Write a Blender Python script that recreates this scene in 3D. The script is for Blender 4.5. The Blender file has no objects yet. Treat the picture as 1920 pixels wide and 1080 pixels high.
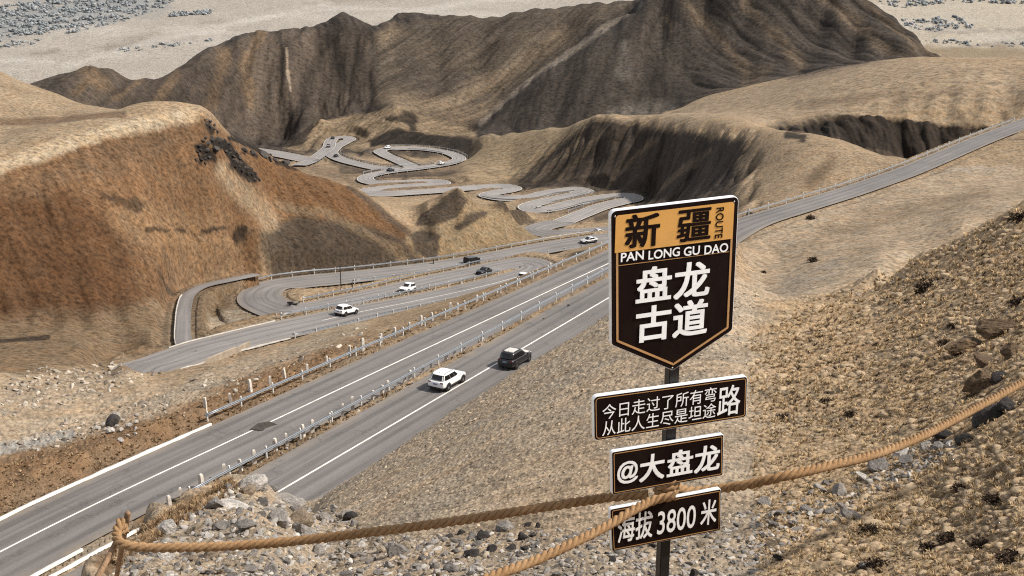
import bpy, bmesh, math, random
import numpy as np
from mathutils import Vector, Matrix, noise as mnoise

scene = bpy.context.scene
COL = scene.collection
R = math.radians
# ------------------------------------------------------------------ camera, light, exposure
F_PX = 2400.0                 # focal length in pixels of a 1920 wide picture
PITCH = R(21.0)
cam_data = bpy.data.cameras.new('camera')
cam_data.sensor_width = 36.0
cam_data.lens = F_PX / 1920.0 * 36.0
cam_data.clip_start = 0.1
cam_data.clip_end = 60000.0
cam = bpy.data.objects.new('camera', cam_data)
COL.objects.link(cam)
cam.location = (0, 0, 0)
cam.rotation_euler = (math.pi / 2 - PITCH, 0, 0)
scene.camera = cam

SUN_EL, SUN_AZ = R(46.0), R(88.0)      # azimuth clockwise from the viewing direction (+Y)
world = bpy.data.worlds.new('World')
scene.world = world
world.use_nodes = True
wn = world.node_tree.nodes
bg = wn['Background']
sky = wn.new('ShaderNodeTexSky')
sky.sky_type = 'NISHITA'
sky.sun_disc = False
sky.sun_elevation = SUN_EL
sky.sun_rotation = SUN_AZ
sky.air_density = 1.0
sky.dust_density = 4.0
sky.altitude = 2500
hsv = wn.new('ShaderNodeHueSaturation')            # a thinly clouded, dusty sky: far less blue
hsv.inputs['Saturation'].default_value = 0.30
world.node_tree.links.new(sky.outputs[0], hsv.inputs['Color'])
world.node_tree.links.new(hsv.outputs[0], bg.inputs[0])
bg.inputs[1].default_value = 0.12
sl = bpy.data.lights.new('sun', 'SUN')
sl.energy = 3.2
sl.angle = R(3.0)
sl.color = (1.0, 0.95, 0.88)
sun = bpy.data.objects.new('sun', sl)
COL.objects.link(sun)
_sd = Vector((math.sin(SUN_AZ) * math.cos(SUN_EL), math.cos(SUN_AZ) * math.cos(SUN_EL), math.sin(SUN_EL)))
sun.rotation_euler = _sd.to_track_quat('Z', 'Y').to_euler()
scene.view_settings.view_transform = 'Standard'
scene.view_settings.look = 'None'
scene.view_settings.gamma = 1.0
scene.view_settings.exposure = 1.02

scene.render.engine = 'CYCLES'
scene.cycles.use_denoising = False            # the grain of gravel and dust must survive
scene.cycles.filter_width = 1.15
scene.cycles.max_bounces = 6
# ------------------------------------------------------------------ picture <-> world
CP, SP = math.cos(PITCH), math.sin(PITCH)

def ray(px, py):
    xr, yr = (px - 960.0) / F_PX, (540.0 - py) / F_PX
    return np.array([xr, CP + yr * SP, -SP + yr * CP])

def az_te(px, py):
    v = ray(px, py)
    return math.atan2(v[0], v[1]), v[2] / math.hypot(v[0], v[1])

def W(px, py, d):
    """the place seen at picture point (px, py), d metres away over the ground"""
    v = ray(px, py)
    return v * (d / math.hypot(v[0], v[1]))

def project(x, y, z):
    f = y * CP - z * SP
    u = y * SP + z * CP
    return 960 + F_PX * x / f, 540 - F_PX * u / f

# ------------------------------------------------------------------ noise
_rng = np.random.RandomState(7)
_perm = np.concatenate([_rng.permutation(1024)] * 2).astype(np.int32)
_ga = np.linspace(0, 2 * np.pi, 1024, endpoint=False)
_gx, _gy = np.cos(_ga).astype(np.float32), np.sin(_ga).astype(np.float32)

def perlin(x, y, seed=0):
    x = np.asarray(x, np.float64) + seed * 37.7; y = np.asarray(y, np.float64) - seed * 91.3
    xi = np.floor(x); yi = np.floor(y)
    fx = (x - xi).astype(np.float32); fy = (y - yi).astype(np.float32)
    xi = (xi.astype(np.int64) & 1023).astype(np.int32); yi = (yi.astype(np.int64) & 1023).astype(np.int32)
    u = fx * fx * fx * (fx * (fx * 6 - 15) + 10); v = fy * fy * fy * (fy * (fy * 6 - 15) + 10)
    x1 = (xi + 1) & 1023; y1 = (yi + 1) & 1023
    a = _perm[xi]; b = _perm[x1]
    def g(h, dx, dy):
        return _gx[h] * dx + _gy[h] * dy
    n00 = g(_perm[a + yi], fx, fy); n10 = g(_perm[b + yi], fx - 1, fy)
    n01 = g(_perm[a + y1], fx, fy - 1); n11 = g(_perm[b + y1], fx - 1, fy - 1)
    p = n00 + u * (n10 - n00); q = n01 + u * (n11 - n01)
    return (p + v * (q - p)) * 1.5

def sstep(a, b, x):
    t = np.clip((x - a) / (b - a), 0, 1)
    return t * t * (3 - 2 * t)

# ------------------------------------------------------------------ object helpers
def link(name, me, mats, parent=None):
    o = bpy.data.objects.new(name, me)
    COL.objects.link(o)
    if mats is not None:
        for m in (mats if isinstance(mats, (list, tuple)) else [mats]):
            me.materials.append(m)
    if parent is not None:
        o.parent = parent
    return o

def from_bm(name, bm, mats, parent=None, smooth=False):
    me = bpy.data.meshes.new(name)
    bm.normal_update()
    bm.to_mesh(me); bm.free()
    if smooth:
        me.polygons.foreach_set('use_smooth', [True] * len(me.polygons))
    return link(name, me, mats, parent)

def np_mesh(name, verts, faces, smooth=True):
    me = bpy.data.meshes.new(name)
    verts = np.asarray(verts, np.float32); faces = np.asarray(faces, np.int32)
    n, k = faces.shape
    me.vertices.add(len(verts)); me.vertices.foreach_set('co', verts.ravel())
    me.loops.add(n * k); me.loops.foreach_set('vertex_index', faces.ravel())
    me.polygons.add(n)
    me.polygons.foreach_set('loop_start', np.arange(0, n * k, k, dtype=np.int32))
    me.polygons.foreach_set('loop_total', np.full(n, k, np.int32))
    if smooth:
        me.polygons.foreach_set('use_smooth', np.ones(n, bool))
    me.update(calc_edges=True)
    return me

def tag(o, label=None, cat=None, group=None, kind=None):
    if label: o['label'] = label
    if cat: o['category'] = cat
    if group: o['group'] = group
    if kind: o['kind'] = kind
    return o

def thing(name, loc, label, cat, group=None, rot=(0, 0, 0)):
    o = bpy.data.objects.new(name, None)
    COL.objects.link(o)
    o.location = loc; o.rotation_euler = rot
    o.empty_display_size = 0.2
    return tag(o, label, cat, group)

def copy_tree(o, parent=None):
    kids = [c for c in COL.objects if c.parent is o]
    c = o.copy(); COL.objects.link(c)
    if parent is not None:
        c.parent = parent
    for k in kids:
        copy_tree(k, c)
    return c

# ------------------------------------------------------------------ material helpers
class NT:
    def __init__(s, name):
        s.m = bpy.data.materials.new(name); s.m.use_nodes = True
        s.t = s.m.node_tree; s.b = s.t.nodes['Principled BSDF']
    def n(s, typ, **kw):
        q = s.t.nodes.new(typ)
        for k, v in kw.items():
            if k.startswith('i_'):
                q.inputs[k[2:].replace('_', ' ')].default_value = v
            else:
                setattr(q, k, v)
        return q
    def l(s, a, b):
        s.t.links.new(a, b)
    def noise(s, vec, scale, detail=4, rough=0.6, dist=0.0):
        q = s.n('ShaderNodeTexNoise')
        q.inputs['Scale'].default_value = scale; q.inputs['Detail'].default_value = detail
        q.inputs['Roughness'].default_value = rough; q.inputs['Distortion'].default_value = dist
        if vec is not None: s.l(vec, q.inputs['Vector'])
        return q.outputs['Fac']
    def mapr(s, v, a, b, c, d, smooth=False):
        q = s.n('ShaderNodeMapRange')
        if smooth: q.interpolation_type = 'SMOOTHSTEP'
        s.l(v, q.inputs[0])
        for i, x in enumerate((a, b, c, d)): q.inputs[i + 1].default_value = x
        return q.outputs[0]
    def math(s, op, a, b=None):
        q = s.n('ShaderNodeMath', operation=op)
        for i, x in enumerate((a, b)):
            if x is None: continue
            if isinstance(x, (int, float)): q.inputs[i].default_value = x
            else: s.l(x, q.inputs[i])
        return q.outputs[0]
    def mix(s, f, a, b, blend='MIX'):
        q = s.n('ShaderNodeMix', data_type='RGBA', blend_type=blend)
        for i, x in ((0, f), (6, a), (7, b)):
            if isinstance(x, (int, float)): q.inputs[i].default_value = x
            elif isinstance(x, tuple): q.inputs[i].default_value = (*x[:3], 1)
            else: s.l(x, q.inputs[i])
        return q.outputs[2]
    def bump(s, h, strength, distance):
        q = s.n('ShaderNodeBump')
        q.inputs['Strength'].default_value = strength; q.inputs['Distance'].default_value = distance
        s.l(h, q.inputs['Height']); s.l(q.outputs[0], s.b.inputs['Normal'])
    def obj(s):
        return s.n('ShaderNodeTexCoord').outputs['Object']

def plain(name, col, rough=0.7, metal=0.0, var=0.12, scale=3.0, spec=0.3, bump=0.0):
    t = NT(name)
    c = t.obj()
    f = t.noise(c, scale, 6, 0.65)
    k = t.mapr(f, 0.3, 0.7, 1 - var, 1 + var)
    q = t.n('ShaderNodeVectorMath', operation='SCALE'); q.inputs[0].default_value = col[:3]
    t.l(k, q.inputs['Scale']); t.l(q.outputs[0], t.b.inputs['Base Color'])
    t.b.inputs['Roughness'].default_value = rough; t.b.inputs['Metallic'].default_value = metal
    t.b.inputs['Specular IOR Level'].default_value = spec
    if bump: t.bump(f, bump, 0.02)
    return t.m
# ------------------------------------------------------------------ roads: centre lines
def D(py):
    return float(np.interp(py, [255, 260, 280, 300, 320, 345, 360, 375, 400, 430, 445, 470, 490, 500, 520, 541, 560, 590, 650, 690, 700],
                           [720, 700, 640, 580, 530, 470, 440, 410, 370, 322, 300, 284, 268, 258, 240, 225, 207, 185, 162, 150, 147]))

def catmull(P, step):
    P = np.asarray(P, float)
    Q = np.vstack([2 * P[0] - P[1], P, 2 * P[-1] - P[-2]])
    out = []
    for i in range(len(P) - 1):
        p0, p1, p2, p3 = Q[i:i + 4]
        n = max(2, int(np.linalg.norm(p2 - p1) / (step * 0.25)))
        # centripetal
        t = [0.0]
        for a, b in ((p0, p1), (p1, p2), (p2, p3)):
            t.append(t[-1] + max(np.linalg.norm(b - a), 1e-6) ** 0.5)
        for s in np.linspace(t[1], t[2], n, endpoint=False):
            A1 = (t[1] - s) / (t[1] - t[0]) * p0 + (s - t[0]) / (t[1] - t[0]) * p1
            A2 = (t[2] - s) / (t[2] - t[1]) * p1 + (s - t[1]) / (t[2] - t[1]) * p2
            A3 = (t[3] - s) / (t[3] - t[2]) * p2 + (s - t[2]) / (t[3] - t[2]) * p3
            B1 = (t[2] - s) / (t[2] - t[0]) * A1 + (s - t[0]) / (t[2] - t[0]) * A2
            B2 = (t[3] - s) / (t[3] - t[1]) * A2 + (s - t[1]) / (t[3] - t[1]) * A3
            out.append((t[2] - s) / (t[2] - t[1]) * B1 + (s - t[1]) / (t[2] - t[1]) * B2)
    out.append(P[-1])
    out = np.array(out)
    L = np.concatenate([[0], np.cumsum(np.linalg.norm(np.diff(out, axis=0), axis=1))])
    m = max(2, int(round(L[-1] / step)) + 1)
    s = np.linspace(0, L[-1], m)
    return np.stack([np.interp(s, L, out[:, k]) for k in range(3)], 1)

HD = np.array([math.sin(R(27)), math.cos(R(27)), 0]); NL = np.array([-HD[1], HD[0], 0])
P0 = np.array([-4.3, 108.3, 0])
def r1(t): return P0 + t * HD + np.array([0, 0, -51 - 0.105 * t])
def r2(t):
    p = P0 + t * HD + 9.5 * NL
    p[2] = np.interp(t, [-80, -45, 0, 70, 100], [-43.6, -46.2, -51.9, -61.0, -65.0]); return p

roads = {}
roads['near'] = dict(p=catmull([r1(t) for t in (-75, -50, -25, 0, 25, 50, 68)] +
    [W(1290, 476, 180), W(1390, 424, 198), W(1500, 388, 217), W(1600, 357, 238), W(1700, 322, 262), W(1760, 297, 280), W(1830, 267, 303), W(1920, 232, 332), W(2020, 195, 360)], 1.5), hw=3.9, sh=0.8)
roads['second'] = dict(p=catmull([r2(t) for t in (-80, -60, -40, -20, 0, 20, 40, 60, 75)] + [W(1290, 440, 190), W(1350, 428, 200), W(1395, 420, 206)], 1.5), hw=3.7, sh=0.9)
def V(*pts): return [W(x, y, D(y)) for x, y in pts]
roads['third'] = dict(p=catmull([W(232, 706, 145.5) - np.array([0, 0, 1.6]), W(272, 692, 149)] + V((315, 678), (380, 655), (450, 637), (520, 620), (600, 603), (660, 589), (760, 569), (860, 548), (930, 531), (985, 515), (1008, 505), (1008, 497), (985, 492), (950, 497),
      (886, 511), (800, 530), (743, 544), (660, 562), (590, 577), (540, 581), (500, 570), (488, 552), (515, 536), (570, 528), (640, 521), (740, 510), (830, 498), (900, 487), (980, 472), (1060, 458), (1140, 446), (1195, 438), (1212, 433), (1190, 430), (1140, 433), (1080, 437), (1035, 437), (1008, 431), (1020, 424), (1056, 416))
      , 1.5), hw=3.9, sh=2.5)
roads['valley'] = dict(p=catmull(V((1056, 416), (1090, 402), (1130, 387), (1165, 378), (1187, 373), (1178, 367), (1140, 369), (1080, 379), (1030, 391), (1003, 393), (990, 388), (1005, 381), (1050, 371), (1085, 363), (1096, 358), (1080, 355), (1030, 361), (985, 370), (945, 371), (915, 366),
      (930, 361), (952, 357), (962, 353), (945, 349.5), (900, 351), (850, 355), (780, 360), (720, 363), (690, 361), (694, 356), (740, 351), (800, 347), (828, 344), (822, 341), (780, 341), (725, 343), (697, 341), (685, 334), (700, 327), (740, 320), (790, 314), (835, 307), (860, 299), (853, 291), (825, 283), (780, 278), (735, 278), (714, 282), (722, 290), (745, 300), (765, 309), (776, 314)), 1.5), hw=3.4, sh=3)
roads['upper'] = dict(p=catmull(V((745, 318), (710, 315), (670, 307), (638, 298), (622, 288), (628, 277), (648, 266), (656, 260), (645, 257), (628, 259), (620, 265), (616, 276), (600, 290), (580, 303), (560, 310)), 1.5), hw=3.4, sh=3)
roads['far_left'] = dict(p=catmull(V((470, 281), (500, 285), (530, 290), (560, 296), (585, 301)), 1.5), hw=5.0, sh=4)
roads['ramp'] = dict(p=catmull(V((353, 660)) + [W(344, 640, 168), W(343, 605, 183), W(346, 575, 195), W(356, 551, 207), W(385, 535, 216), W(430, 525, 222), W(482, 514, 229)], 1.0), hw=1.15, sh=1.2)

# ------------------------------------------------------------------ terrain control points
C = []          # (px-equivalent azimuth, ln d, tan elevation)
KU, KA = 500.0, F_PX / CP
def addw(p):
    d = math.hypot(p[0], p[1]); C.append((math.atan2(p[0], p[1]) * KA, math.log(d) * KU, p[2] / d))
def curve(pts, step=45):
    """picture polyline with distances: samples it into control points"""
    for (a, b) in zip(pts[:-1], pts[1:]):
        n = max(1, int(math.hypot(b[0] - a[0], b[1] - a[1]) / step))
        for i in range(n):
            s = i / n
            q = [a[k] + (b[k] - a[k]) * s for k in range(3)]
            addw(W(*q))
    addw(W(*pts[-1]))
def col(px, prof, py=540):
    """heights z at distances d along the direction of picture column px"""
    az = az_te(px, py)[0]
    for d, z in prof:
        C.append((az * KA, math.log(d) * KU, z / d))

near = [(2.4, -2.5), (4, -3.35), (7, -4.85)]
def slope(px, e_py, e_d, n=7, extra=()):
    """even slope from the foot of the sign down to the bank edge seen at (px, e_py)"""
    p = W(px, e_py, e_d); z1 = p[2]
    prof = list(near)
    for s in np.linspace(math.log(7), math.log(e_d), n + 1)[1:-1]:
        d = math.exp(s); prof.append((d, -4.85 + (z1 + 4.85) * (d - 7) / (e_d - 7)))
    col(px, prof, e_py)
for a_ in ((600, 928, 82), (650, 894, 86), (700, 862, 90), (770, 813, 96), (845, 762, 103), (960, 686, 113), (1040, 638, 122), (1145, 576, 140), (1250, 530, 158), (1330, 488, 174)): slope(*a_)
col(540, near + [(10, -6.2), (15, -8.75), (21, -12.2), (30, -18.2), (45, -28), (60, -37)], 950)
col(470, near + [(10, -6.0), (15, -8.35), (20, -11.1), (24, -14.2), (32, -21.5), (45, -31)], 950)
col(410, [(2.4, -2.5), (4, -3.4), (7, -4.85), (10, -6.05), (14, -7.9), (18, -9.95), (21, -13.0), (40, -30.5), (60, -42)], 920)
col(340, [(2.4, -2.5), (4, -3.4), (7, -4.88), (10, -6.05), (13, -7.45), (15.5, -8.7), (18, -11.6), (24, -18), (40, -31), (60, -42)], 950)
col(275, [(2.4, -2.5), (4, -3.45), (7, -4.85), (10, -5.95), (12, -6.95), (13.2, -7.5), (15.5, -10.2), (20, -15.5), (40, -31), (55, -40)], 975)
col(205, [(2.4, -2.6), (4, -3.5), (7, -4.85), (8.5, -5.35), (10, -6.0), (11.5, -7.6), (14, -10.6), (20, -16.5), (40, -31), (55, -40)], 1030)
col(150, [(2.4, -2.6), (4, -3.5), (7, -4.85), (8.5, -5.26), (9.5, -5.9), (11, -7.5), (14, -10.9), (20, -17), (40, -31), (55, -40)], 1062)
col(60, [(2.4, -2.6), (4, -4.0), (8, -7.2), (15, -13), (30, -26), (48, -39)], 950)
col(-120, [(2.4, -2.6), (4, -4.0), (8, -7.2), (15, -13), (30, -26), (48, -38)], 950)
# right hillside
col(1420, [(2.4, -2.45), (4, -3.3), (7, -4.8), (10, -5.9), (20, -9.55), (40, -16.8), (75, -29.2), (105, -40.0), (135, -50.5)])
col(1520, [(2.4, -2.45), (4, -3.3), (7, -4.7), (10, -5.8), (20, -9.4), (40, -16.5), (75, -28.9)])
col(1650, [(2.4, -2.4), (4, -3.2), (7, -4.6), (10, -5.7), (20, -9.1), (40, -15.9), (62, -23.3), (85, -31.6)])
col(1780, [(2.4, -2.4), (4, -3.1), (7, -4.45), (10, -5.5), (20, -8.5), (40, -14.3), (60, -19.9)])
col(1920, [(2.4, -2.3), (4, -3.0), (7, -4.2), (10, -5.0), (20, -7.7), (40, -13.0)])
col(2060, [(2.4, -2.3), (4, -2.9), (7, -3.9), (10, -4.5), (20, -6.6), (40, -11.0)])
curve([(1510, 572, 104), (1560, 552, 97), (1650, 512, 86), (1720, 480, 78), (1800, 445, 70), (1860, 415, 65), (1920, 384, 60), (2060, 320, 54)])
# hidden hollow behind its crest, then the flat field
col(1700, [(110, -43.5), (135, -52)]); col(1820, [(85, -31), (110, -43), (140, -54)]); col(1940, [(75, -27), (105, -41), (140, -53)]); col(2060, [(75, -25), (140, -50)])
curve([(1430, 560, 142), (1560, 520, 150), (1650, 480, 160), (1800, 425, 178), (1960, 370, 200)], 80)
curve([(1450, 470, 182), (1600, 430, 196), (1760, 385, 214), (1900, 350, 238), (2060, 320, 250)], 80)
curve([(1620, 380, 226), (1760, 332, 258), (1920, 318, 272), (2060, 300, 290)], 80)
# bank edge above the near road
curve([(520, 955, 62), (600, 928, 82), (700, 862, 90), (845, 762, 103), (960, 686, 113), (1040, 638, 122), (1145, 576, 140), (1250, 522, 162), (1340, 468, 182)])
# roads
for k, st in (('near', 8), ('second', 8), ('third', 6), ('valley', 6), ('upper', 6), ('far_left', 8), ('ramp', 8)):
    for q in roads[k]['p'][::st]: addw(q)
# slope between second road and third road, bottom left
curve([(-100, 985, 76.5), (0, 952, 81), (140, 888, 87), (330, 805, 95), (480, 745, 103), (620, 682, 116), (760, 615, 134), (900, 548, 160), (1000, 508, 182), (1080, 478, 200), (1140, 458, 218)], 60)
curve([(-100, 880, 92), (0, 845, 99), (120, 800, 107), (240, 755, 117), (360, 705, 132), (440, 668, 148)], 60)
curve([(-100, 740, 122), (0, 705, 133), (130, 690, 140), (230, 688, 144)], 60)
curve([(480, 690, 125), (600, 640, 146), (700, 605, 165)], 60)
curve([(-100, 640, 158), (0, 625, 164), (120, 612, 172), (240, 600, 180), (320, 590, 187)], 60)
curve([(0, 660, 152), (150, 650, 158), (280, 640, 165)], 80)
# left hill: foot, face, crest
curve([(-100, 612, 170), (0, 602, 175), (150, 590, 181), (280, 572, 190), (330, 552, 201), (400, 528, 214), (480, 508, 226), (560, 500, 236), (700, 492, 248), (820, 484, 262)])
curve([(-100, 355, 196), (0, 325, 206), (100, 288, 216), (200, 254, 228), (300, 226, 242), (380, 213, 252), (408, 232, 258), (440, 263, 268), (500, 288, 278), (560, 318, 285), (620, 336, 290), (655, 348, 291), (680, 360, 290), (720, 396, 284), (760, 430, 276), (800, 455, 270), (830, 474, 266)], 30)
curve([(480, 430, 240), (500, 400, 252), (510, 370, 262)], 40)       # spur on the face
curve([(560, 440, 252), (640, 440, 258), (700, 450, 262)], 60)
curve([(0, 258, 248), (100, 232, 262), (200, 222, 276), (300, 213, 282), (370, 211.5, 272)], 60)
curve([(-100, 240, 262), (0, 232, 272), (120, 222, 285), (230, 213, 300)], 60)
curve([(-100, 112, 385), (0, 139, 368), (70, 165, 352), (150, 193, 325), (230, 209, 312)], 40)
for px in (-100, 60, 200): col(px, [(440, -118), (520, -150)])
for px in (330, 420): col(px, [(340, -100), (450, -138), (560, -165)])
for px in (540, 640): col(px, [(330, -104), (420, -127)])
col(720, [(330, -102)]); col(790, [(330, -104)])
# small hill in front of the switchbacks
curve([(845, 484, 268), (900, 476, 276), (970, 462, 286), (1040, 446, 298)], 40)
curve([(770, 425, 285), (800, 392, 292), (835, 370, 298), (858, 361, 300), (880, 372, 303), (905, 388, 308), (930, 386, 312), (955, 376, 316), (975, 377, 322), (992, 395, 328), (1006, 418, 332)], 25)
curve([(800, 440, 283), (850, 420, 287), (900, 432, 290), (960, 420, 305)], 40)
for px in (800, 860, 930): col(px, [(345, -117), (385, -122)])
# middle right hill with the dark face
curve([(860, 338, 470), (880, 320, 500), (900, 300, 540), (890, 275, 600)], 30)
curve([(930, 345, 462), (1000, 350, 452), (1080, 352, 447), (1150, 360, 436), (1200, 370, 420), (1230, 372, 395), (1290, 390, 300), (1380, 402, 232), (1480, 382, 236), (1580, 352, 254), (1680, 318, 275)], 50)
curve([(892, 256, 640), (960, 248, 610), (1030, 240, 560), (1080, 234, 520), (1115, 229, 500), (1150, 232, 490), (1200, 236, 478), (1260, 246, 440), (1330, 248, 400), (1400, 244, 360), (1460, 245, 335), (1520, 250, 322), (1580, 272, 315), (1640, 290, 308), (1720, 300, 300)], 30)
curve([(960, 310, 515), (1040, 300, 490), (1120, 300, 472), (1200, 310, 450), (1300, 320, 385), (1400, 320, 300)], 50)
for px in (960, 1060, 1140): col(px, [(640, -168)])
curve([(880, 247, 735), (960, 243, 725), (1040, 240, 715), (1120, 236, 705), (1200, 229, 700), (1250, 224, 690)], 50)   # mountain foot, right
# tan plateau and the dark canyon wall
curve([(1250, 226, 560), (1330, 215, 520), (1400, 205, 500)], 50)
curve([(1240, 210, 640), (1300, 190, 650), (1400, 163, 650), (1480, 143, 640), (1560, 125, 640), (1650, 110, 640), (1740, 115, 650), (1820, 128, 660), (1900, 140, 660), (2060, 150, 660)], 50)
curve([(1440, 236, 420), (1480, 226, 430), (1560, 216, 438), (1650, 208, 444), (1750, 200, 448), (1850, 192, 452), (1930, 185, 455), (2060, 178, 455)], 45)
curve([(1460, 250, 400), (1540, 270, 405), (1620, 290, 412), (1700, 303, 418), (1760, 304, 420), (1850, 292, 424), (1930, 285, 426), (2060, 270, 428)], 45)
for px in (1560, 1650): col(px, [(350, -112)])
curve([(1780, 306, 360), (1860, 296, 370), (1960, 290, 380)], 60)
col(1700, [(720, -150), (900, -260)]); col(1850, [(740, -165), (900, -270)]); col(2060, [(740, -165), (900, -270)])
# low hills before the mountain
curve([(530, 274, 700), (560, 250, 715), (600, 227, 728), (640, 237, 728), (690, 222, 735), (740, 202, 745), (780, 224, 748), (830, 234, 750), (880, 246, 750)], 25)
curve([(530, 284, 668), (600, 262, 705)], 30)
curve([(690, 264, 680), (715, 250, 694), (745, 239, 702), (790, 250, 694), (840, 260, 682), (890, 262, 676)], 25)
curve([(690, 272, 668), (740, 272, 668), (800, 273, 668), (850, 279, 656), (890, 284, 645)], 30)
# mountain: foot, ridges, crest
curve([(100, 236, 560), (200, 232, 610), (300, 238, 655), (400, 246, 712), (470, 262, 742), (530, 252, 762), (600, 222, 775), (640, 208, 782), (690, 192, 790), (760, 198, 772), (830, 222, 762)], 40)
curve([(-100, 190, 590), (0, 178, 600), (70, 154, 640), (120, 132, 668), (165, 115, 695), (210, 128, 705), (255, 145, 712), (330, 130, 745), (400, 95, 802), (440, 74, 838), (485, 57, 872), (530, 54, 884), (570, 55, 892), (610, 38, 925), (645, 27, 942), (675, 36, 935), (698, 58, 905)], 25)
curve([(485, 57, 872), (520, 90, 846), (535, 140, 815), (545, 190, 790)], 30)      # rib
curve([(570, 55, 892), (620, 110, 858), (650, 160, 826)], 30)
curve([(698, 58, 905), (702, 100, 872), (697, 150, 830), (688, 190, 795)], 25)       # ravine
curve([(700, 55, 905), (740, 40, 935), (790, 26, 955), (850, 24, 965), (920, 28, 965), (960, 20, 972), (1000, 14, 978), (1060, 10, 985), (1120, 2, 985), (1200, -8, 980)], 30)
curve([(745, 120, 860), (820, 130, 865), (900, 120, 880), (980, 100, 892), (1060, 60, 925)], 60)
curve([(1205, -5, 900), (1170, 22, 890), (1130, 50, 876), (1080, 84, 855), (1030, 122, 832), (980, 160, 806), (930, 205, 776), (885, 243, 748)], 25)   # long bright ridge
curve([(1190, 30, 915), (1100, 82, 885), (1000, 155, 835), (920, 222, 785)], 30)     # its lee
curve([(1205, -5, 900), (1300, -45, 900), (1400, -62, 892), (1500, -55, 880), (1580, -30, 872), (1640, 0, 860), (1680, 28, 846), (1720, 66, 820), (1760, 98, 790), (1795, 118, 770)], 30)
curve([(1480, -30, 872), (1540, 40, 830), (1600, 90, 790), (1660, 118, 750)], 40)
curve([(1240, 60, 850), (1270, 120, 800), (1300, 170, 745)], 40)
curve([(1400, 20, 845), (1450, 90, 790), (1500, 140, 730)], 40)
curve([(1320, 20, 862), (1370, 100, 800), (1400, 150, 745)], 40)
curve([(740, 35, 1010), (760, 33, 1020)], 20)
for px in (-100, 60, 160, 300): col(px, [(830, -235), (1030, -320)])
for px in (420, 560, 720, 900, 1100, 1300, 1500): col(px, [(1080, -250), (1250, -345)])
for px in (1660, 1780): col(px, [(950, -240), (1150, -340)])
for px in (-100, 200, 500, 800, 1100, 1400, 1700, 2040): col(px, [(1500, -395), (2000, -400), (2700, -401), (4000, -402), (6500, -402), (9500, -402)])

# ------------------------------------------------------------------ solve the surface
C = np.array(C)
_key = {}
for i, c in enumerate(C):                        # drop near duplicates
    _key.setdefault((round(c[0] / 5), round(c[1] / 4)), i)
C = C[sorted(_key.values())]
MQ = 9.0 ** 2
dd = (C[:, None, 0] - C[None, :, 0]) ** 2 + (C[:, None, 1] - C[None, :, 1]) ** 2
A = np.sqrt(dd + MQ)
n = len(C)
M = np.zeros((n + 1, n + 1)); M[:n, :n] = A + np.eye(n) * -1.2; M[n, :n] = M[:n, n] = 1
rhs = np.concatenate([C[:, 2], [0]])
_w = np.linalg.solve(M, rhs)

segs = [(2.4, 5.5, 50), (5.5, 100, 640), (100, 180, 190), (180, 340, 340), (340, 600, 270), (600, 1000, 380), (1000, 2000, 130), (2000, 9500, 130)]
dist = np.concatenate([np.exp(np.linspace(math.log(a), math.log(b), k, endpoint=False)) for a, b, k in segs] + [[9500.0]])
NR, NC = len(dist), 1180
AZ = np.concatenate([np.linspace(R(-52), R(-26), 70, endpoint=False), np.linspace(R(-26), R(26.2), NC), np.linspace(R(26.2), R(52), 71)[1:]])
NC = len(AZ)
ca = AZ[::4]; cu = np.log(dist[::2])
if cu[-1] < math.log(dist[-1]): cu = np.append(cu, math.log(dist[-1]))
if ca[-1] < AZ[-1]: ca = np.append(ca, AZ[-1])
gx = np.clip(ca, az_te(-100, 540)[0], az_te(2040, 540)[0]) * KA
gy = cu * KU
te_c = np.empty((len(gy), len(gx)))
for i in range(0, len(gy), 8):
    yy = gy[i:i + 8]
    d2 = (gx[None, :, None] - C[None, None, :, 0]) ** 2 + (yy[:, None, None] - C[None, None, :, 1]) ** 2
    te_c[i:i + 8] = np.sqrt(d2 + MQ) @ _w[:n] + _w[n]
def lin_idx(src, dst):
    j = np.clip(np.searchsorted(src, dst, side='right') - 1, 0, len(src) - 2)
    return j, (dst - src[j]) / (src[j + 1] - src[j])
j, f = lin_idx(ca, AZ); te1 = te_c[:, j] * (1 - f) + te_c[:, j + 1] * f
j, f = lin_idx(cu, np.log(dist)); TE = te1[j] * (1 - f)[:, None] + te1[j + 1] * f[:, None]
DD = np.repeat(dist[:, None], NC, 1)
X = DD * np.sin(AZ)[None, :]; Y = DD * np.cos(AZ)[None, :]
Z = TE * DD
# ------------------------------------------------------------------ relief
PX, PY = project(X, Y, Z)
PX = PX.astype(np.float32); PY = PY.astype(np.float32)
def fbm_rel(lo, hi, seed, x=X, y=Y):
    """noise whose wavelengths run from lo to hi of the distance"""
    out = np.zeros(X.shape, np.float32)
    lam = 512.0
    while lam > 0.03:
        w = (sstep(math.log(lo) - .5, math.log(lo) + .5, np.log(lam / dist)) * (1 - sstep(math.log(hi) - .5, math.log(hi) + .5, np.log(lam / dist))))
        rows = np.where(w > 0.01)[0]
        if len(rows):
            a, b = rows[0], rows[-1] + 1
            out[a:b] += (w[a:b, None] * lam) * perlin(x[a:b] / lam, y[a:b] / lam, seed)
        lam /= 2.0
        seed += 3
    return out
NW = fbm_rel(0.02, 0.05, 11) / (0.04 * DD)               # about -1..1, warps the edges of soil patches
NB = fbm_rel(0.004, 0.012, 21) / (0.010 * DD)
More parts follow.
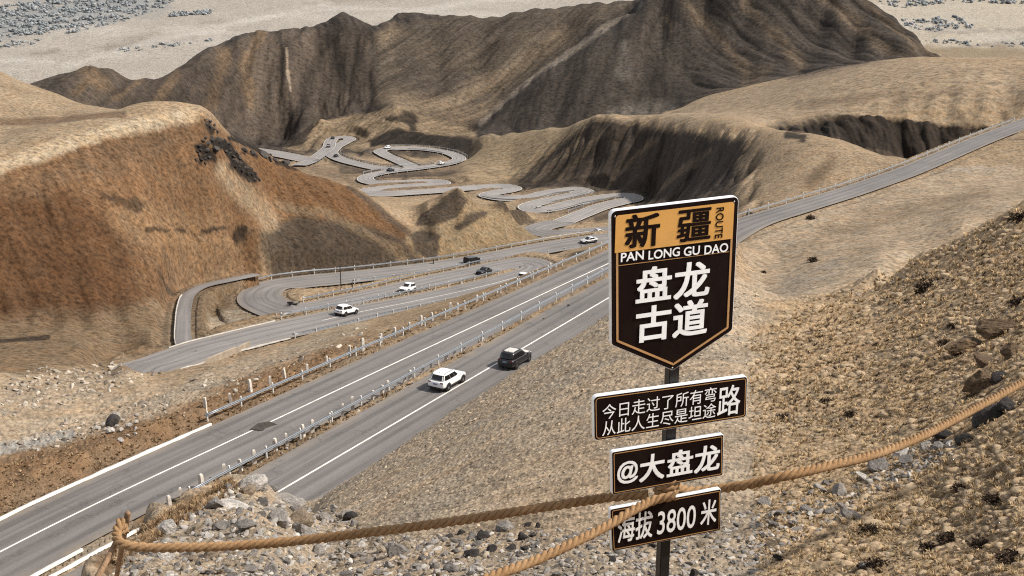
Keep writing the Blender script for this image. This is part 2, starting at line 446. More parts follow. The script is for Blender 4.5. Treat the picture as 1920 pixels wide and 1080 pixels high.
def stroke(pts, r, d0=0, d1=1e9, soft=0.5, warp=0.5, rows=None):
    """weight 0..1 of the ground around a line of picture points, between two distances"""
    i0, i1 = np.searchsorted(dist, d0), np.searchsorted(dist, d1)
    w = np.zeros(X.shape, np.float32)
    if i1 <= i0: return w
    P, Q = PX[i0:i1], PY[i0:i1]
    best = np.full(P.shape, 9.0, np.float32)
    xs = [p[0] for p in pts]; ys = [p[1] for p in pts]
    m = (P > min(xs) - 2 * r) & (P < max(xs) + 2 * r) & (Q > min(ys) - 2 * r) & (Q < max(ys) + 2 * r)
    p, q = P[m], Q[m]
    if not len(p): return w
    bd = np.full(len(p), 9.0, np.float32)
    if len(pts) == 1: pts = [pts[0], (pts[0][0] + 1e-3, pts[0][1])]
    for a, b in zip(pts[:-1], pts[1:]):
        dx, dy = b[0] - a[0], b[1] - a[1]
        ra = a[2] if len(a) > 2 else r; rb = b[2] if len(b) > 2 else r
        t = np.clip(((p - a[0]) * dx + (q - a[1]) * dy) / (dx * dx + dy * dy), 0, 1)
        bd = np.minimum(bd, np.hypot(p - a[0] - t * dx, q - a[1] - t * dy) / (ra + (rb - ra) * t))
    bd = bd + warp * (0.6 * NW[i0:i1][m] + 0.35 * NB[i0:i1][m])
    v = 1 - sstep(1 - soft, 1 + soft * 0.6, bd)
    w[i0:i1][m] = v
    return w
def poly(pts, d0=0, d1=1e9, soft=12.0, warp=10.0):
    i0, i1 = np.searchsorted(dist, d0), np.searchsorted(dist, d1)
    w = np.zeros(X.shape, np.float32)
    P, Q = PX[i0:i1], PY[i0:i1]
    xs = [p[0] for p in pts]; ys = [p[1] for p in pts]; mg = soft * 2 + warp
    m = (P > min(xs) - mg) & (P < max(xs) + mg) & (Q > min(ys) - mg) & (Q < max(ys) + mg)
    p, q = P[m], Q[m]
    if not len(p): return w
    bd = np.full(len(p), 1e9, np.float32); ins = np.zeros(len(p), bool)
    for a, b in zip(pts, pts[1:] + pts[:1]):
        dx, dy = b[0] - a[0], b[1] - a[1]
        t = np.clip(((p - a[0]) * dx + (q - a[1]) * dy) / (dx * dx + dy * dy + 1e-9), 0, 1)
        bd = np.minimum(bd, np.hypot(p - a[0] - t * dx, q - a[1] - t * dy))
        if dy: ins ^= ((a[1] > q) != (b[1] > q)) & (p < dx * (q - a[1]) / dy + a[0])
    sd = np.where(ins, bd, -bd) + warp * (0.6 * NW[i0:i1][m] + 0.4 * NB[i0:i1][m])
    w[i0:i1][m] = sstep(-soft, soft, sd)
    return w

K = np.full(X.shape, 0.040, np.float32)
K *= (1 - 0.45 * sstep(110, 170, DD)).astype(np.float32)
K *= (1 - 0.75 * sstep(1050, 1400, DD)).astype(np.float32)
mtn = (sstep(575, 640, DD) * (1 - sstep(1000, 1150, DD))).astype(np.float32)
mtn *= (1 - sstep(0, 1, poly([(1240, 60), (1500, 150), (1800, 118), (2200, 118), (2200, 250), (1240, 250)], 575, 720, 15, 5)))
hill_left = poly([(-300, 320), (0, 322), (200, 250), (380, 212), (450, 262), (650, 345), (830, 478), (560, 500), (330, 560), (-300, 610)], 165, 305, 14, 8)
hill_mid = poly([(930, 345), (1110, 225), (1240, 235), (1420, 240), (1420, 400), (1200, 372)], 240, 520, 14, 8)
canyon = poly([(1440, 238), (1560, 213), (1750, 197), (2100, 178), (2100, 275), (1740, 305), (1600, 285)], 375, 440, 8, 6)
plateau = poly([(1200, 235), (1300, 190), (1650, 110), (2100, 140), (2100, 180), (1750, 200), (1440, 238)], 425, 680, 10, 4)
K *= 1 - 0.45 * plateau
near_field = (1 - sstep(95, 150, DD)).astype(np.float32)
K = K * (1 - near_field) + 0.030 * near_field
right_hill = ((1 - sstep(60, 125, DD)) * sstep(1380, 1480, PX)).astype(np.float32)
K = K * (1 - right_hill) + 0.062 * right_hill
K *= (1 - 0.3 * mtn)
_fs = (1 - .85 * sstep(120, 180, DD)).astype(np.float32)
Z = Z + K * (fbm_rel(0.014, 0.055, 40) * 1.1 + _fs * fbm_rel(0.0016, 0.014, 44))
_fw = sstep(1500, 1750, DD)
Z = Z * (1 - _fw) + _fw * (-401.0 + 1.2 * perlin(X / 130, Y / 130, 90))
# tussocks on the right hillside and clods on the gravel slope
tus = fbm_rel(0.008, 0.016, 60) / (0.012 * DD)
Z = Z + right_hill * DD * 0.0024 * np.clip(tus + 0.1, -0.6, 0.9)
clod = fbm_rel(0.0045, 0.011, 80) / (0.008 * DD)
Z = Z + near_field * (1 - right_hill) * DD * 0.0015 * np.clip(clod, -0.5, 1.0)
Z = Z + DD * (0.00085 * (1 - sstep(110, 170, DD)) + 0.0005 * near_field) * (fbm_rel(0.0016, 0.0045, 120) / (0.0028 * DD)) * (1 - 0.8 * sstep(1000, 1300, DD))
K_M = sstep(575, 640, DD) * (1 - sstep(1000, 1150, DD))
# gullies down the slopes
LAT = AZ[None, :] * np.minimum(DD, 900)
def gully(l1, l2, skew, seed, warp=0.35):
    w = perlin(X / (l1 * 2.2), Y / (l1 * 2.2), seed + 5) * warp
    a = (LAT + skew * (DD - 800)) / l1 + w
    g = 1 - np.abs(perlin(a, DD / l2, seed)) * 1.6
    a2 = (LAT + skew * (DD - 800)) / (l1 * 0.41) + w
    g2 = 1 - np.abs(perlin(a2, DD / (l2 * 0.6), seed + 9)) * 1.6
    return (np.clip(g, 0, 1) ** 2 + 0.45 * np.clip(g2, 0, 1) ** 2).astype(np.float32)
i0, i1 = np.searchsorted(dist, 150), np.searchsorted(dist, 1150)
def apply_gully(mask, amp, *a):
    global Z
    Z = Z - mask * amp * gully(*a)
bowl = poly([(700, 60), (850, 25), (1190, 0), (890, 240), (700, 195)], 740, 1000, 12, 4)
right_peak = poly([(1205, -40), (1420, -90), (1650, -10), (1800, 120), (1500, 145), (1250, 230), (880, 246)], 680, 930, 10, 4)
low_hills = poly([(520, 285), (600, 225), (745, 200), (890, 240), (890, 290), (690, 280)], 640, 770, 8, 4)
peak_l = right_peak * (1 - sstep(1240, 1330, PX)); peak_r = right_peak * sstep(1240, 1330, PX)
GUL = []
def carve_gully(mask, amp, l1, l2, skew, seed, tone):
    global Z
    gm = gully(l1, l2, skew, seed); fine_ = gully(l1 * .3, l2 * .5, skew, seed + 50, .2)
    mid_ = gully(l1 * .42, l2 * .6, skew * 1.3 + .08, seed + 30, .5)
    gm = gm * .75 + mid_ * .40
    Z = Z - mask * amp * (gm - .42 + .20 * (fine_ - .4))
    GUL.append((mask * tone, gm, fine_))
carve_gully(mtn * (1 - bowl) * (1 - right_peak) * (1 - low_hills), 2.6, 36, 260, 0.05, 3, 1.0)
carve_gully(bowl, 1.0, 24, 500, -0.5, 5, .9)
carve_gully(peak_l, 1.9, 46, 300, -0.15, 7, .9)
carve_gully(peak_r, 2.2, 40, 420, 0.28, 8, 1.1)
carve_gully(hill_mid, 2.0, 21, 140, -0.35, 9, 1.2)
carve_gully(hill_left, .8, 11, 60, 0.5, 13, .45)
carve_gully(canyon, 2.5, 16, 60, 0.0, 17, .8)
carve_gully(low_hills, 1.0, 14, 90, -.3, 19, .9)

for (px_, py_, d_), a_, r_ in (((858, 365, 299), 1.5, 11), ((955, 379, 316), 1.0, 9), ((930, 388, 312), .8, 8), ((1112, 231, 500), 2.0, 26), ((745, 205, 745), 2.6, 24), ((600, 229, 728), 2.0, 20), ((1180, 240, 480), 1.4, 18), ((645, 29, 940), 2.5, 30)):
    c_ = W(px_, py_, d_); rr_ = np.hypot(X - c_[0], Y - c_[1]) / r_
    Z = Z + a_ * np.clip(1 - rr_ * (1 + .25 * NW), 0, 1) ** 1.2
# ------------------------------------------------------------------ cut the roads into the ground
rd = np.full(X.shape, 1e9, np.float32); rz = np.zeros(X.shape, np.float32); rh = np.zeros(X.shape, np.float32); rs = np.ones(X.shape, np.float32)
best_e = np.full(X.shape, 1e9, np.float32)
for k, r in roads.items():
    p = r['p']
    for q in (p[7:] if k == 'third' else p):
        d = math.hypot(q[0], q[1]); a = math.atan2(q[0], q[1])
        rad = r['hw'] + 3 * r['sh'] + 2.5
        ja, jb = np.searchsorted(AZ, a - rad / d), np.searchsorted(AZ, a + rad / d)
        ia, ib = np.searchsorted(dist, d - rad), np.searchsorted(dist, d + rad)
        if jb <= ja or ib <= ia: continue
        S = (slice(ia, ib), slice(ja, jb))
        e = np.hypot(X[S] - q[0], Y[S] - q[1]).astype(np.float32)
        s = e - r['hw']
        m = s < best_e[S]
        best_e[S][m] = s[m]; rz[S][m] = q[2]; rs[S][m] = r['sh']
g = best_e
drop = 0.10 + 0.0011 * DD
wgt = 1 - sstep(0.5, 1.0, np.where(g < 1e8, g / (rs * 2.6), 1.0))
on = g < (0.4 + 0.002 * DD)
Z = np.where(on, rz - drop, Z * (1 - wgt) + (rz - 0.05) * wgt)
road_near = (1 - sstep(0.0, 3.0, g)).astype(np.float32)

# ------------------------------------------------------------------ soils, with shade painted into some dark faces
RGB = np.empty(X.shape + (3,), np.float32)
def base(c): RGB[:] = c
def paint(w, c, s=1.0):
    global RGB
    w = (w * s)[..., None]
    RGB = RGB * (1 - w) + np.array(c, np.float32) * w
TAN = (.225, .163, .101); PALE = (.26, .20, .135); GRAVEL = (.285, .222, .155); ORANGE = (.105, .058, .028); RUST = (.055, .027, .0125)
BROWN = (.15, .100, .058); DARK = (.013, .0105, .0085); SHALE = (.050, .040, .032); MTAN = (.135, .098, .064); PLAIN = (.262, .234, .197); GREY = (.20, .18, .155)
base(TAN)
paint(near_field, GRAVEL)
paint(right_hill, (.30, .212, .125))
paint(sstep(0.0, 0.5, -tus).astype(np.float32) * right_hill, (.05, .034, .022), 0.75)  # hollows between tussocks darkened: their shade put into the colour
# mountain
paint(mtn, SHALE)
mleft = poly([(-200, 200), (70, 154), (165, 114), (255, 144), (400, 94), (485, 56), (570, 54), (698, 60), (690, 195), (600, 225), (500, 262), (380, 240)], 590, 930, 8, 3)
paint(mleft, (.066, .050, .037), .9)
for p, rr in (([(160, 118), (190, 150)], 20), ([(180, 140), (140, 170)], 7), ([(330, 135), (290, 190)], 10), ([(420, 95), (400, 180), (380, 220)], 12), ([(490, 62), (460, 120), (470, 200)], 12), ([(260, 150), (210, 180)], 7)):
    paint(stroke(p, rr, 590, 930, .8, 1.3), (.12, .080, .047), .7)
for p, rr in (([(110, 170), (95, 160)], 16), ([(540, 90), (530, 160)], 14), ([(620, 60), (650, 130), (670, 180)], 16), ([(580, 130), (560, 220)], 16), ([(350, 170), (330, 200)], 10), ([(660, 60), (690, 150)], 10)):
    paint(stroke(p, rr, 590, 930, .8, 1.3), (.038, .030, .024), .7)
paint(stroke([(537, 92, 2), (540, 140, 4), (545, 170, 3)], 4, 700, 900, .6, 1.2), (.22, .17, .12), .8)
paint(bowl, (.074, .058, .042))
for p, rr in (([(720, 70), (740, 50)], 14), ([(760, 195), (860, 190), (960, 130), (1060, 60)], 16), ([(720, 180), (800, 200), (870, 210)], 18), ([(860, 225), (930, 195)], 14)):
    paint(stroke(p, rr, 700, 1000, .9, 1.0), (.135, .099, .065), .7)
for p, rr in (([(760, 120), (800, 150), (850, 150)], 24), ([(800, 60), (950, 50), (1060, 40)], 16), ([(900, 90), (960, 80)], 14)):
    paint(stroke(p, rr, 780, 1000, .9, 1.0), (.055, .043, .033), .6)
paint(right_peak, (.047, .038, .030), .9)
for p, rr in (([(1200, 2, 7), (1100, 75, 6), (1000, 145, 5), (900, 230, 4)], 6),):
    paint(stroke(p, rr, 700, 930, .6, .6), (.19, .155, .12), .8)
for p, rr in (([(1280, 0), (1370, 90), (1400, 130)], 12), ([(1400, 10), (1480, 90), (1500, 120)], 14), ([(1540, -10), (1650, 80), (1740, 112)], 16), ([(1250, 30), (1260, 60)], 8), ([(1600, -20), (1700, 70), (1780, 116)], 8), ([(1440, 130), (1400, 160)], 12)):
    paint(stroke(p, rr, 700, 930, .8, 1.2), (.105, .076, .050), .75)
for p, rr in (([(1200, 40), (1180, 60)], 14), ([(1020, 150), (980, 190)], 16), ([(1330, 10), (1420, 90)], 8), ([(1480, 0), (1570, 60), (1600, 90)], 12), ([(1640, 60), (1720, 105)], 9), ([(1220, 110), (1240, 180)], 12)):
    paint(stroke(p, rr, 700, 930, .8, 1.2), (.028, .022, .018), .7)
paint(stroke([(1170, 80, 10), (1168, 140, 12)], 10, 700, 900, .8, .8), (.13, .112, .092), .6)
paint(stroke([(1150, 215), (1250, 200)], 18, 690, 800, .8, .8), (.12, .102, .082), .6)
# bottom left grass bank and scree
paint(poly([(-300, 900), (140, 840), (460, 735), (620, 672), (900, 548), (1140, 455), (1140, 500), (720, 660), (470, 775), (0, 1000), (-300, 1100)], 60, 240, 18, 14), BROWN)
paint(poly([(-300, 900), (130, 830), (340, 760), (480, 690), (700, 625), (560, 720), (300, 850), (-300, 1010)], 60, 160, 16, 14), (.155, .094, .050))
paint(stroke([(230, 990), (480, 868), (700, 742), (900, 632), (1130, 520)], 22, 66, 190, .5), (.16, .105, .058))
paint(stroke([(-60, 790, 40), (60, 730, 45), (160, 705, 40), (250, 700, 20)], 40, 100, 150, .6, .9), (.225, .178, .125), .45)
paint(stroke([(280, 770, 14), (400, 710, 22), (470, 690, 18), (600, 640, 14), (680, 610, 14)], 20, 100, 180, .6, .9), (.26, .215, .16), .45)
paint(stroke([(-40, 850, 12), (130, 815, 12)], 12, 90, 120, .4, .3), (.24, .22, .19))
paint(poly([(-200, 600), (340, 560), (340, 650), (260, 695), (130, 690), (-200, 740)], 135, 200, 12, 8), (.125, .085, .05))
paint(stroke([(0, 640), (90, 632)], 5, 140, 180, .5), DARK, .8)
paint(poly([(345, 560), (480, 515), (500, 560), (540, 590), (370, 650)], 165, 235, 8, 8), (.115, .078, .045))
paint(stroke([(400, 610), (500, 585)], 14, 165, 215, .6, 1.2), (.27, .22, .16), .7)
paint(stroke([(200, 1060, 26), (270, 1000, 24), (350, 955, 18), (430, 910, 12)], 20, 5, 30, .7, .8), (.135, .082, .042), .85)
paint(stroke([(200, 706, 8), (250, 699, 9), (285, 690, 6)], 9, 138, 152, .8, 1.0), (.20, .17, .135), .8)
# left hill
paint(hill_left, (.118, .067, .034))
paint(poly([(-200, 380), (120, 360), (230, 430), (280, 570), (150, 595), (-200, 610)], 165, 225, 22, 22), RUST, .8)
paint(stroke([(60, 350), (200, 300), (330, 250)], 30, 200, 255, .7), (.10, .062, .035), .6)
paint(stroke([(250, 420), (330, 440), (420, 470)], 45, 180, 255, .8), (.18, .112, .06), .6)
paint(stroke([(420, 320), (480, 380), (510, 420), (490, 480)], 20, 200, 275, .7), TAN, .7)
for p, w_ in (([(388, 230, 7), (398, 246, 6)], 1.2), ([(372, 272, 10), (388, 285, 16), (376, 302, 9)], 1.8), ([(400, 260, 7), (425, 275, 11)], 1.9), ([(420, 268, 9), (438, 292, 8)], 1.9), ([(440, 305, 12), (462, 325, 14), (476, 336, 9)], 1.3),
             ([(430, 256, 4), (470, 270, 6), (500, 288, 5)], 1.6), ([(455, 285, 5), (480, 292, 5)], 2.0), ([(520, 300, 4), (560, 315, 5)], 1.5)):
    paint(stroke(p, 15, 215, 300, .45, w_), DARK, .95)
paint(stroke([(275, 432), (330, 430), (345, 434)], 3, 200, 260, .6, 2.2), DARK, .7)
paint(stroke([(380, 430), (420, 428), (460, 422)], 3.5, 200, 260, .6, 2.2), DARK, .8)
paint(stroke([(300, 505), (360, 505)], 7, 180, 240, .5, 1.6), DARK, .7)
paint(stroke([(195, 365), (260, 390), (250, 380)], 8, 180, 240, .5, 1.8), DARK, .6)
paint(poly([(490, 440), (560, 400), (700, 420), (815, 478), (700, 492), (520, 505)], 215, 285, 10, 12), (.042, .033, .024), .88)
paint(poly([(470, 290), (660, 350), (760, 440), (700, 420), (560, 390), (500, 360)], 225, 300, 8, 8), (.105, .055, .025), .85)
paint(stroke([(520, 385), (610, 395), (700, 440), (760, 470)], 9, 220, 290, .7), (.15, .105, .062), .6)
paint(stroke([(655, 352), (690, 372), (720, 400), (770, 440)], 7, 240, 300, .6), (.05, .036, .025), .8)
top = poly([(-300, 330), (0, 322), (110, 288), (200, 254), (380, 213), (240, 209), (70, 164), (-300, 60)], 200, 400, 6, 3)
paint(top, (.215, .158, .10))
paint(stroke([(-100, 345), (30, 300), (200, 245), (360, 216)], 14, 205, 290, .7, .3), (.30, .23, .15), .7)
paint(stroke([(-50, 230), (120, 226), (230, 214)], 7, 240, 320, .6), (.11, .07, .042), .8)
# small hill
sh = poly([(760, 450), (858, 358), (930, 385), (1000, 400), (1040, 440), (900, 478), (820, 486)], 260, 345, 8, 6)
paint(sh, (.165, .118, .068))
for P_ in ([(858, 362), (788, 402), (780, 424), (815, 424), (858, 408), (876, 384)], [(848, 428), (874, 405), (914, 400), (900, 414), (860, 436)], [(928, 390), (937, 377), (973, 376), (990, 393), (1006, 408), (953, 402)], [(770, 440), (790, 430), (830, 440), (820, 470), (780, 462)]):
    paint(poly(P_, 262, 345, 3.5, 7), (.036, .027, .020), .88)  # dark flanks: shade away from the sun painted into the colour
# valley between the switchbacks
paint(poly([(520, 300), (690, 320), (860, 300), (900, 345), (1190, 360), (1150, 420), (1000, 400), (960, 365), (700, 365)], 330, 720, 10, 8), (.14, .10, .064))
for p, rr in (([(735, 320), (800, 325)], 8), ([(700, 330), (760, 331)], 4), ([(640, 320), (720, 322)], 6), ([(560, 280), (600, 250)], 7), ([(620, 300), (680, 320)], 6), ([(1020, 395), (1060, 385)], 3), ([(740, 287), (800, 288)], 6), ([(1120, 410), (1150, 400)], 8), ([(760, 335), (850, 322)], 5)):
    paint(stroke(p, rr, 330, 720, .6, .9), (.05, .038, .027), .75)
# cut bank (dark scree with shade painted in) behind the switchbacks and little hills
paint(low_hills, (.165, .120, .075))
paint(poly([(690, 262), (745, 240), (800, 250), (885, 258), (890, 288), (800, 276), (735, 273), (695, 275)], 640, 715, 4, 4), DARK, .95)
paint(stroke([(725, 222, 4), (770, 222, 12), (775, 238, 9)], 9, 700, 770, .6, .8), DARK, .85)
paint(stroke([(520, 276, 4), (560, 262, 10), (585, 240, 5)], 8, 655, 730, .5, .6), (.03, .023, .018), .9)
# middle right hill
paint(poly([(860, 340), (890, 252), (1060, 238), (1110, 230), (1000, 300), (960, 345)], 440, 650, 12, 8), (.19, .14, .085))
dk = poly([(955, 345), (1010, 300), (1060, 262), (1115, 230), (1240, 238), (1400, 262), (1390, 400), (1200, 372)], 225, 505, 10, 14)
paint(dk, (.028, .022, .018), .92)  # dark scree plus shade of the left-facing slope, put into the colour
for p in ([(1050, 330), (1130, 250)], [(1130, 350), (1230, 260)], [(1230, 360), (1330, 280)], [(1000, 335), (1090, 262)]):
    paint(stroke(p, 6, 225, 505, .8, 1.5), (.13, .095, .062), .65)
paint(poly([(1385, 255), (1500, 250), (1610, 282), (1720, 300), (1560, 350), (1390, 408)], 215, 330, 18, 10), (.21, .153, .096))
paint(stroke([(1520, 345), (1560, 300)], 14, 240, 330, .8), (.09, .06, .036), .7)
paint(stroke([(1478, 254), (1505, 258)], 8, 270, 335, .5, .8), DARK, .9)
# plateau and canyon
paint(plateau, (.215, .160, .104))
paint(stroke([(1500, 200), (1650, 180), (1800, 175)], 10, 440, 640, .9, 1.6), (.12, .085, .055), .6)
paint(stroke([(1480, 146), (1600, 122), (1760, 130), (1900, 150)], 9, 560, 680, .8, .6), (.11, .08, .055), .7)
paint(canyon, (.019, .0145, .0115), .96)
paint(stroke([(1480, 244), (1560, 262), (1680, 292)], 5, 390, 440, .8, 1.2), (.07, .05, .035), .6)
for p in ([(1800, 215), (1830, 260)], [(1870, 200), (1900, 240)]):
    paint(stroke(p, 8, 400, 450, .8, 1.2), (.10, .072, .048), .7)
paint(stroke([(1780, 306), (1960, 265)], 16, 300, 440, .7, .8), (.055, .038, .026), .7)
paint(stroke([(1750, 322), (1840, 318), (1960, 320)], 7, 240, 290, .5, .3), (.22, .19, .155), .8)
fld = poly([(1390, 450), (1560, 370), (1750, 322), (2100, 300), (2100, 340), (1900, 392), (1650, 520), (1420, 610)], 110, 290, 14, 6)
paint(fld, (.24, .182, .122))
paint(stroke([(1560, 430), (1700, 395), (1850, 360)], 16, 140, 260, .9, 1.6), (.13, .09, .055), .5)
paint(stroke([(1430, 560), (1560, 500)], 22, 120, 200, .8, .8), (.20, .165, .125), .6)
# plain
pl = sstep(1050, 1350, DD).astype(np.float32)
paint(pl, PLAIN)
paint(sstep(1700, 2100, DD).astype(np.float32) * sstep(1450, 1550, PX), (.30, .26, .20), .8)
for p, rr in (([(200, 95), (330, 85), (440, 70)], 5), ([(60, 105), (110, 95)], 3), ([(110, 78), (140, 76)], 2), ([(1750, 60), (1920, 70)], 7), ([(1760, 95), (1920, 90)], 5)):
    paint(stroke(p, rr, 1300, 6000, .7, 2.0), (.17, .145, .12), .7)
paint(stroke([(1740, 100), (1960, 118)], 14, 1000, 6000, .6, .8), (.18, .135, .085), .9)
paint(stroke([(-60, 50), (150, 25), (300, -10)], 34, 1300, 9000, .6, .9), (.19, .195, .19), .85)  # haze of the tree belt put into the ground colour
pw = perlin(X / 420, Y / 160, 71) + .5 * perlin(X / 170, Y / 70, 72)
paint((sstep(0.1, 0.6, pw) * pl).astype(np.float32), (.32, .29, .25), .6)
for p, rr in (([(120, 125), (420, 60)], 5), ([(450, 40), (1000, 6)], 4), ([(0, 120), (100, 118)], 4), ([(300, 70), (620, 18)], 3)):
    paint(stroke(p, rr, 1300, 7000, .8, 2.0), (.36, .33, .29), .6)
for p, rr in (([(150, 100), (420, 45)], 4), ([(500, 20), (800, 0)], 3)):
    paint(stroke(p, rr, 1300, 7000, .8, 2.2), (.21, .18, .145), .6)
# dusty verge along the roads
verge = ((1 - sstep(0.4, 3.2, g)) * sstep(-0.5, 0.2, g)).astype(np.float32)
paint(verge * (DD > 330), (.13, .105, .078), .5)
paint(verge * (DD < 330), (.12, .092, .064), .45)
for m_, g_, f_ in GUL:                              # scree chutes: dark lines along the gullies and pale dust between them
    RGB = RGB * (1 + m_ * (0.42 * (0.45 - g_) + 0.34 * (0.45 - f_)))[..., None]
mac = 1 + 0.08 * NW + 0.08 * NB
RGB = np.clip(RGB * np.clip(mac, .6, 1.4)[..., None], 0.005, 0.7)

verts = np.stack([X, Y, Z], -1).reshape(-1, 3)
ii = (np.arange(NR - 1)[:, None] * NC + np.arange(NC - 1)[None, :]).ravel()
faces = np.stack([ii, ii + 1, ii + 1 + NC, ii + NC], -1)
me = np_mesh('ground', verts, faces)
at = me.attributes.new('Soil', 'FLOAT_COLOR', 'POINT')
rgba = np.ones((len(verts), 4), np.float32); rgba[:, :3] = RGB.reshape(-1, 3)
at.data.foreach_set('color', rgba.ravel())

ga = np.ones((len(verts), 4), np.float32)
w_n = 1 - sstep(70, 150, DD); w_f = sstep(330, 520, DD)
ga[:, 0] = w_n.ravel(); ga[:, 1] = ((1 - w_n) * (1 - w_f)).ravel(); ga[:, 2] = w_f.ravel()
at = me.attributes.new('Grain', 'FLOAT_COLOR', 'POINT'); at.data.foreach_set('color', ga.ravel())
t = NT('soil')
gs = t.n('ShaderNodeSeparateColor'); t.l(t.n('ShaderNodeAttribute', attribute_name='Grain').outputs['Color'], gs.inputs[0])
soil_shade = t.n('ShaderNodeAttribute', attribute_name='Soil').outputs['Color']
co = t.obj()
n_all = t.noise(co, 0.12, 15, 0.70)
n_hi = t.noise(co, 1.0, 14, 0.84)
sp_n = t.noise(co, 7.0, 6, 0.72); sp_m = t.noise(co, 1.3, 7, 0.72); sp_f = t.noise(co, 0.40, 7, 0.72)
spk = t.math('ADD', t.math('ADD', t.math('MULTIPLY', sp_n, gs.outputs[0]), t.math('MULTIPLY', sp_m, gs.outputs[1])), t.math('MULTIPLY', sp_f, gs.outputs[2]))
f1 = t.mapr(n_all, 0.36, 0.64, 0.86, 1.14)
f2 = t.mapr(n_hi, 0.36, 0.64, 0.58, 1.42)
f3 = t.mapr(spk, 0.36, 0.56, 0.46, 1.18)
k = t.math('MULTIPLY', t.math('MULTIPLY', f1, f2), f3)
q = t.n('ShaderNodeVectorMath', operation='SCALE'); t.l(soil_shade, q.inputs[0]); t.l(k, q.inputs['Scale'])
# warm and cool grains
hue = t.noise(co, 0.35, 12, 0.7)
tint = t.mix(t.mapr(hue, 0.38, 0.62, 0, 1), (1.06, 0.99, 0.91), (0.95, 1.0, 1.06))
t.l(t.mix(1.0, q.outputs[0], tint, 'MULTIPLY'), t.b.inputs['Base Color'])
t.b.inputs['Roughness'].default_value = 0.95; t.b.inputs['Specular IOR Level'].default_value = 0.08
hb = t.math('ADD', t.math('MULTIPLY', n_all, 0.30), t.math('ADD', t.math('MULTIPLY', n_hi, 0.12), t.math('MULTIPLY', t.math('MULTIPLY', spk, t.math('ADD', t.math('MULTIPLY', gs.outputs[1], 0.9), t.math('ADD', t.math('MULTIPLY', gs.outputs[2], 2.2), 0.6))), 0.16)))
t.bump(hb, 0.5, 1.0)
soil_mat = t.m
ground = link('ground', me, soil_mat)
tag(ground, kind='structure')

def H(x, y):
    d = math.hypot(x, y); a = math.atan2(x, y)
    i = int(np.clip(np.searchsorted(dist, d) - 1, 0, NR - 2)); j = int(np.clip(np.searchsorted(AZ, a, side='right') - 1, 0, NC - 2))
    u = min(max((d - dist[i]) / (dist[i + 1] - dist[i]), 0), 1); v = min(max((a - AZ[j]) / (AZ[j + 1] - AZ[j]), 0), 1)
    return float((Z[i, j] * (1 - v) + Z[i, j + 1] * v) * (1 - u) + (Z[i + 1, j] * (1 - v) + Z[i + 1, j + 1] * v) * u)
TEF = Z / DD
def hit(px, py, d0=3.0, d1=9000):
    """first ground met along the sight line of a picture point"""
    a, te = az_te(px, py)
    j = int(np.clip(np.searchsorted(AZ, a, side='right') - 1, 0, NC - 2)); v = (a - AZ[j]) / (AZ[j + 1] - AZ[j])
    c = TEF[:, j] * (1 - v) + TEF[:, j + 1] * v
    ok = np.where((c >= te) & (dist >= d0) & (dist <= d1))[0]
    if not len(ok): return None
    i = ok[0]; d = dist[i]
    if i > 0 and c[i] != c[i - 1] and dist[i - 1] >= d0:
        d = dist[i - 1] + (dist[i] - dist[i - 1]) * (te - c[i - 1]) / (c[i] - c[i - 1])
    return np.array([d * math.sin(a), d * math.cos(a), te * d])
# the lowland all round, far beyond the picture
ang = np.linspace(0, 2 * np.pi, 97)[:-1]
rr_ = np.array([900, 3000, 9000, 26000.0])
lv = np.array([(r * math.sin(a), r * math.cos(a), -432) for r in rr_ for a in ang])
lf = [(k * 96 + i, k * 96 + (i + 1) % 96, (k + 1) * 96 + (i + 1) % 96, (k + 1) * 96 + i) for k in range(3) for i in range(96)]
lm = plain('lowland_soil', PLAIN, .95, 0, .25, 0.004, .05)
lo = link('lowland', np_mesh('lowland', lv, lf), lm)
tag(lo, kind='structure')
# ------------------------------------------------------------------ road surfaces
t = NT('asphalt')
uv = t.n('ShaderNodeUVMap').outputs[0]
co = t.obj()
mp = t.n('ShaderNodeMapping'); mp.inputs['Scale'].default_value = (1.6, 0.035, 1); t.l(uv, mp.inputs['Vector'])
st = t.noise(mp.outputs[0], 1.0, 7, 0.66)
big = t.noise(co, 0.07, 8, 0.62)
fine = t.noise(co, 6.0, 6, 0.7)
k = t.math('MULTIPLY', t.math('MULTIPLY', t.mapr(st, .3, .7, .74, 1.30), t.mapr(big, .3, .7, .85, 1.15)), t.mapr(fine, .3, .7, .86, 1.14))
q = t.n('ShaderNodeVectorMath', operation='SCALE'); q.inputs[0].default_value = (.125, .113, .104); t.l(k, q.inputs['Scale'])
sx = t.n('ShaderNodeSeparateXYZ'); t.l(uv, sx.inputs[0])
ax = t.math('ABSOLUTE', sx.outputs[0])
wheel = t.math('ABSOLUTE', t.math('SUBTRACT', t.math('ABSOLUTE', t.math('SUBTRACT', ax, 1.85)), .78))
trk = t.mapr(wheel, .10, .45, .84, 1.04, True)
dust_n = t.noise(co, .35, 8, .7)
dust = t.math('MULTIPLY', t.mapr(ax, 2.7, 3.9, .02, .85, True), t.mapr(dust_n, .38, .62, 0, 1))
mp2 = t.n('ShaderNodeMapping'); mp2.inputs['Scale'].default_value = (.22, .10, 1); t.l(uv, mp2.inputs['Vector'])
wob = t.n('ShaderNodeMix', data_type='RGBA'); wob.inputs[0].default_value = .35; t.l(mp2.outputs[0], wob.inputs[6])
nz_ = t.n('ShaderNodeTexNoise'); nz_.inputs['Scale'].default_value = .8; t.l(co, nz_.inputs['Vector']); t.l(nz_.outputs['Color'], wob.inputs[7])
vo = t.n('ShaderNodeTexVoronoi', feature='DISTANCE_TO_EDGE'); vo.inputs['Scale'].default_value = 1.0; t.l(wob.outputs[2], vo.inputs['Vector'])
crack = t.mapr(vo.outputs['Distance'], .003, .012, .80, 1.0)
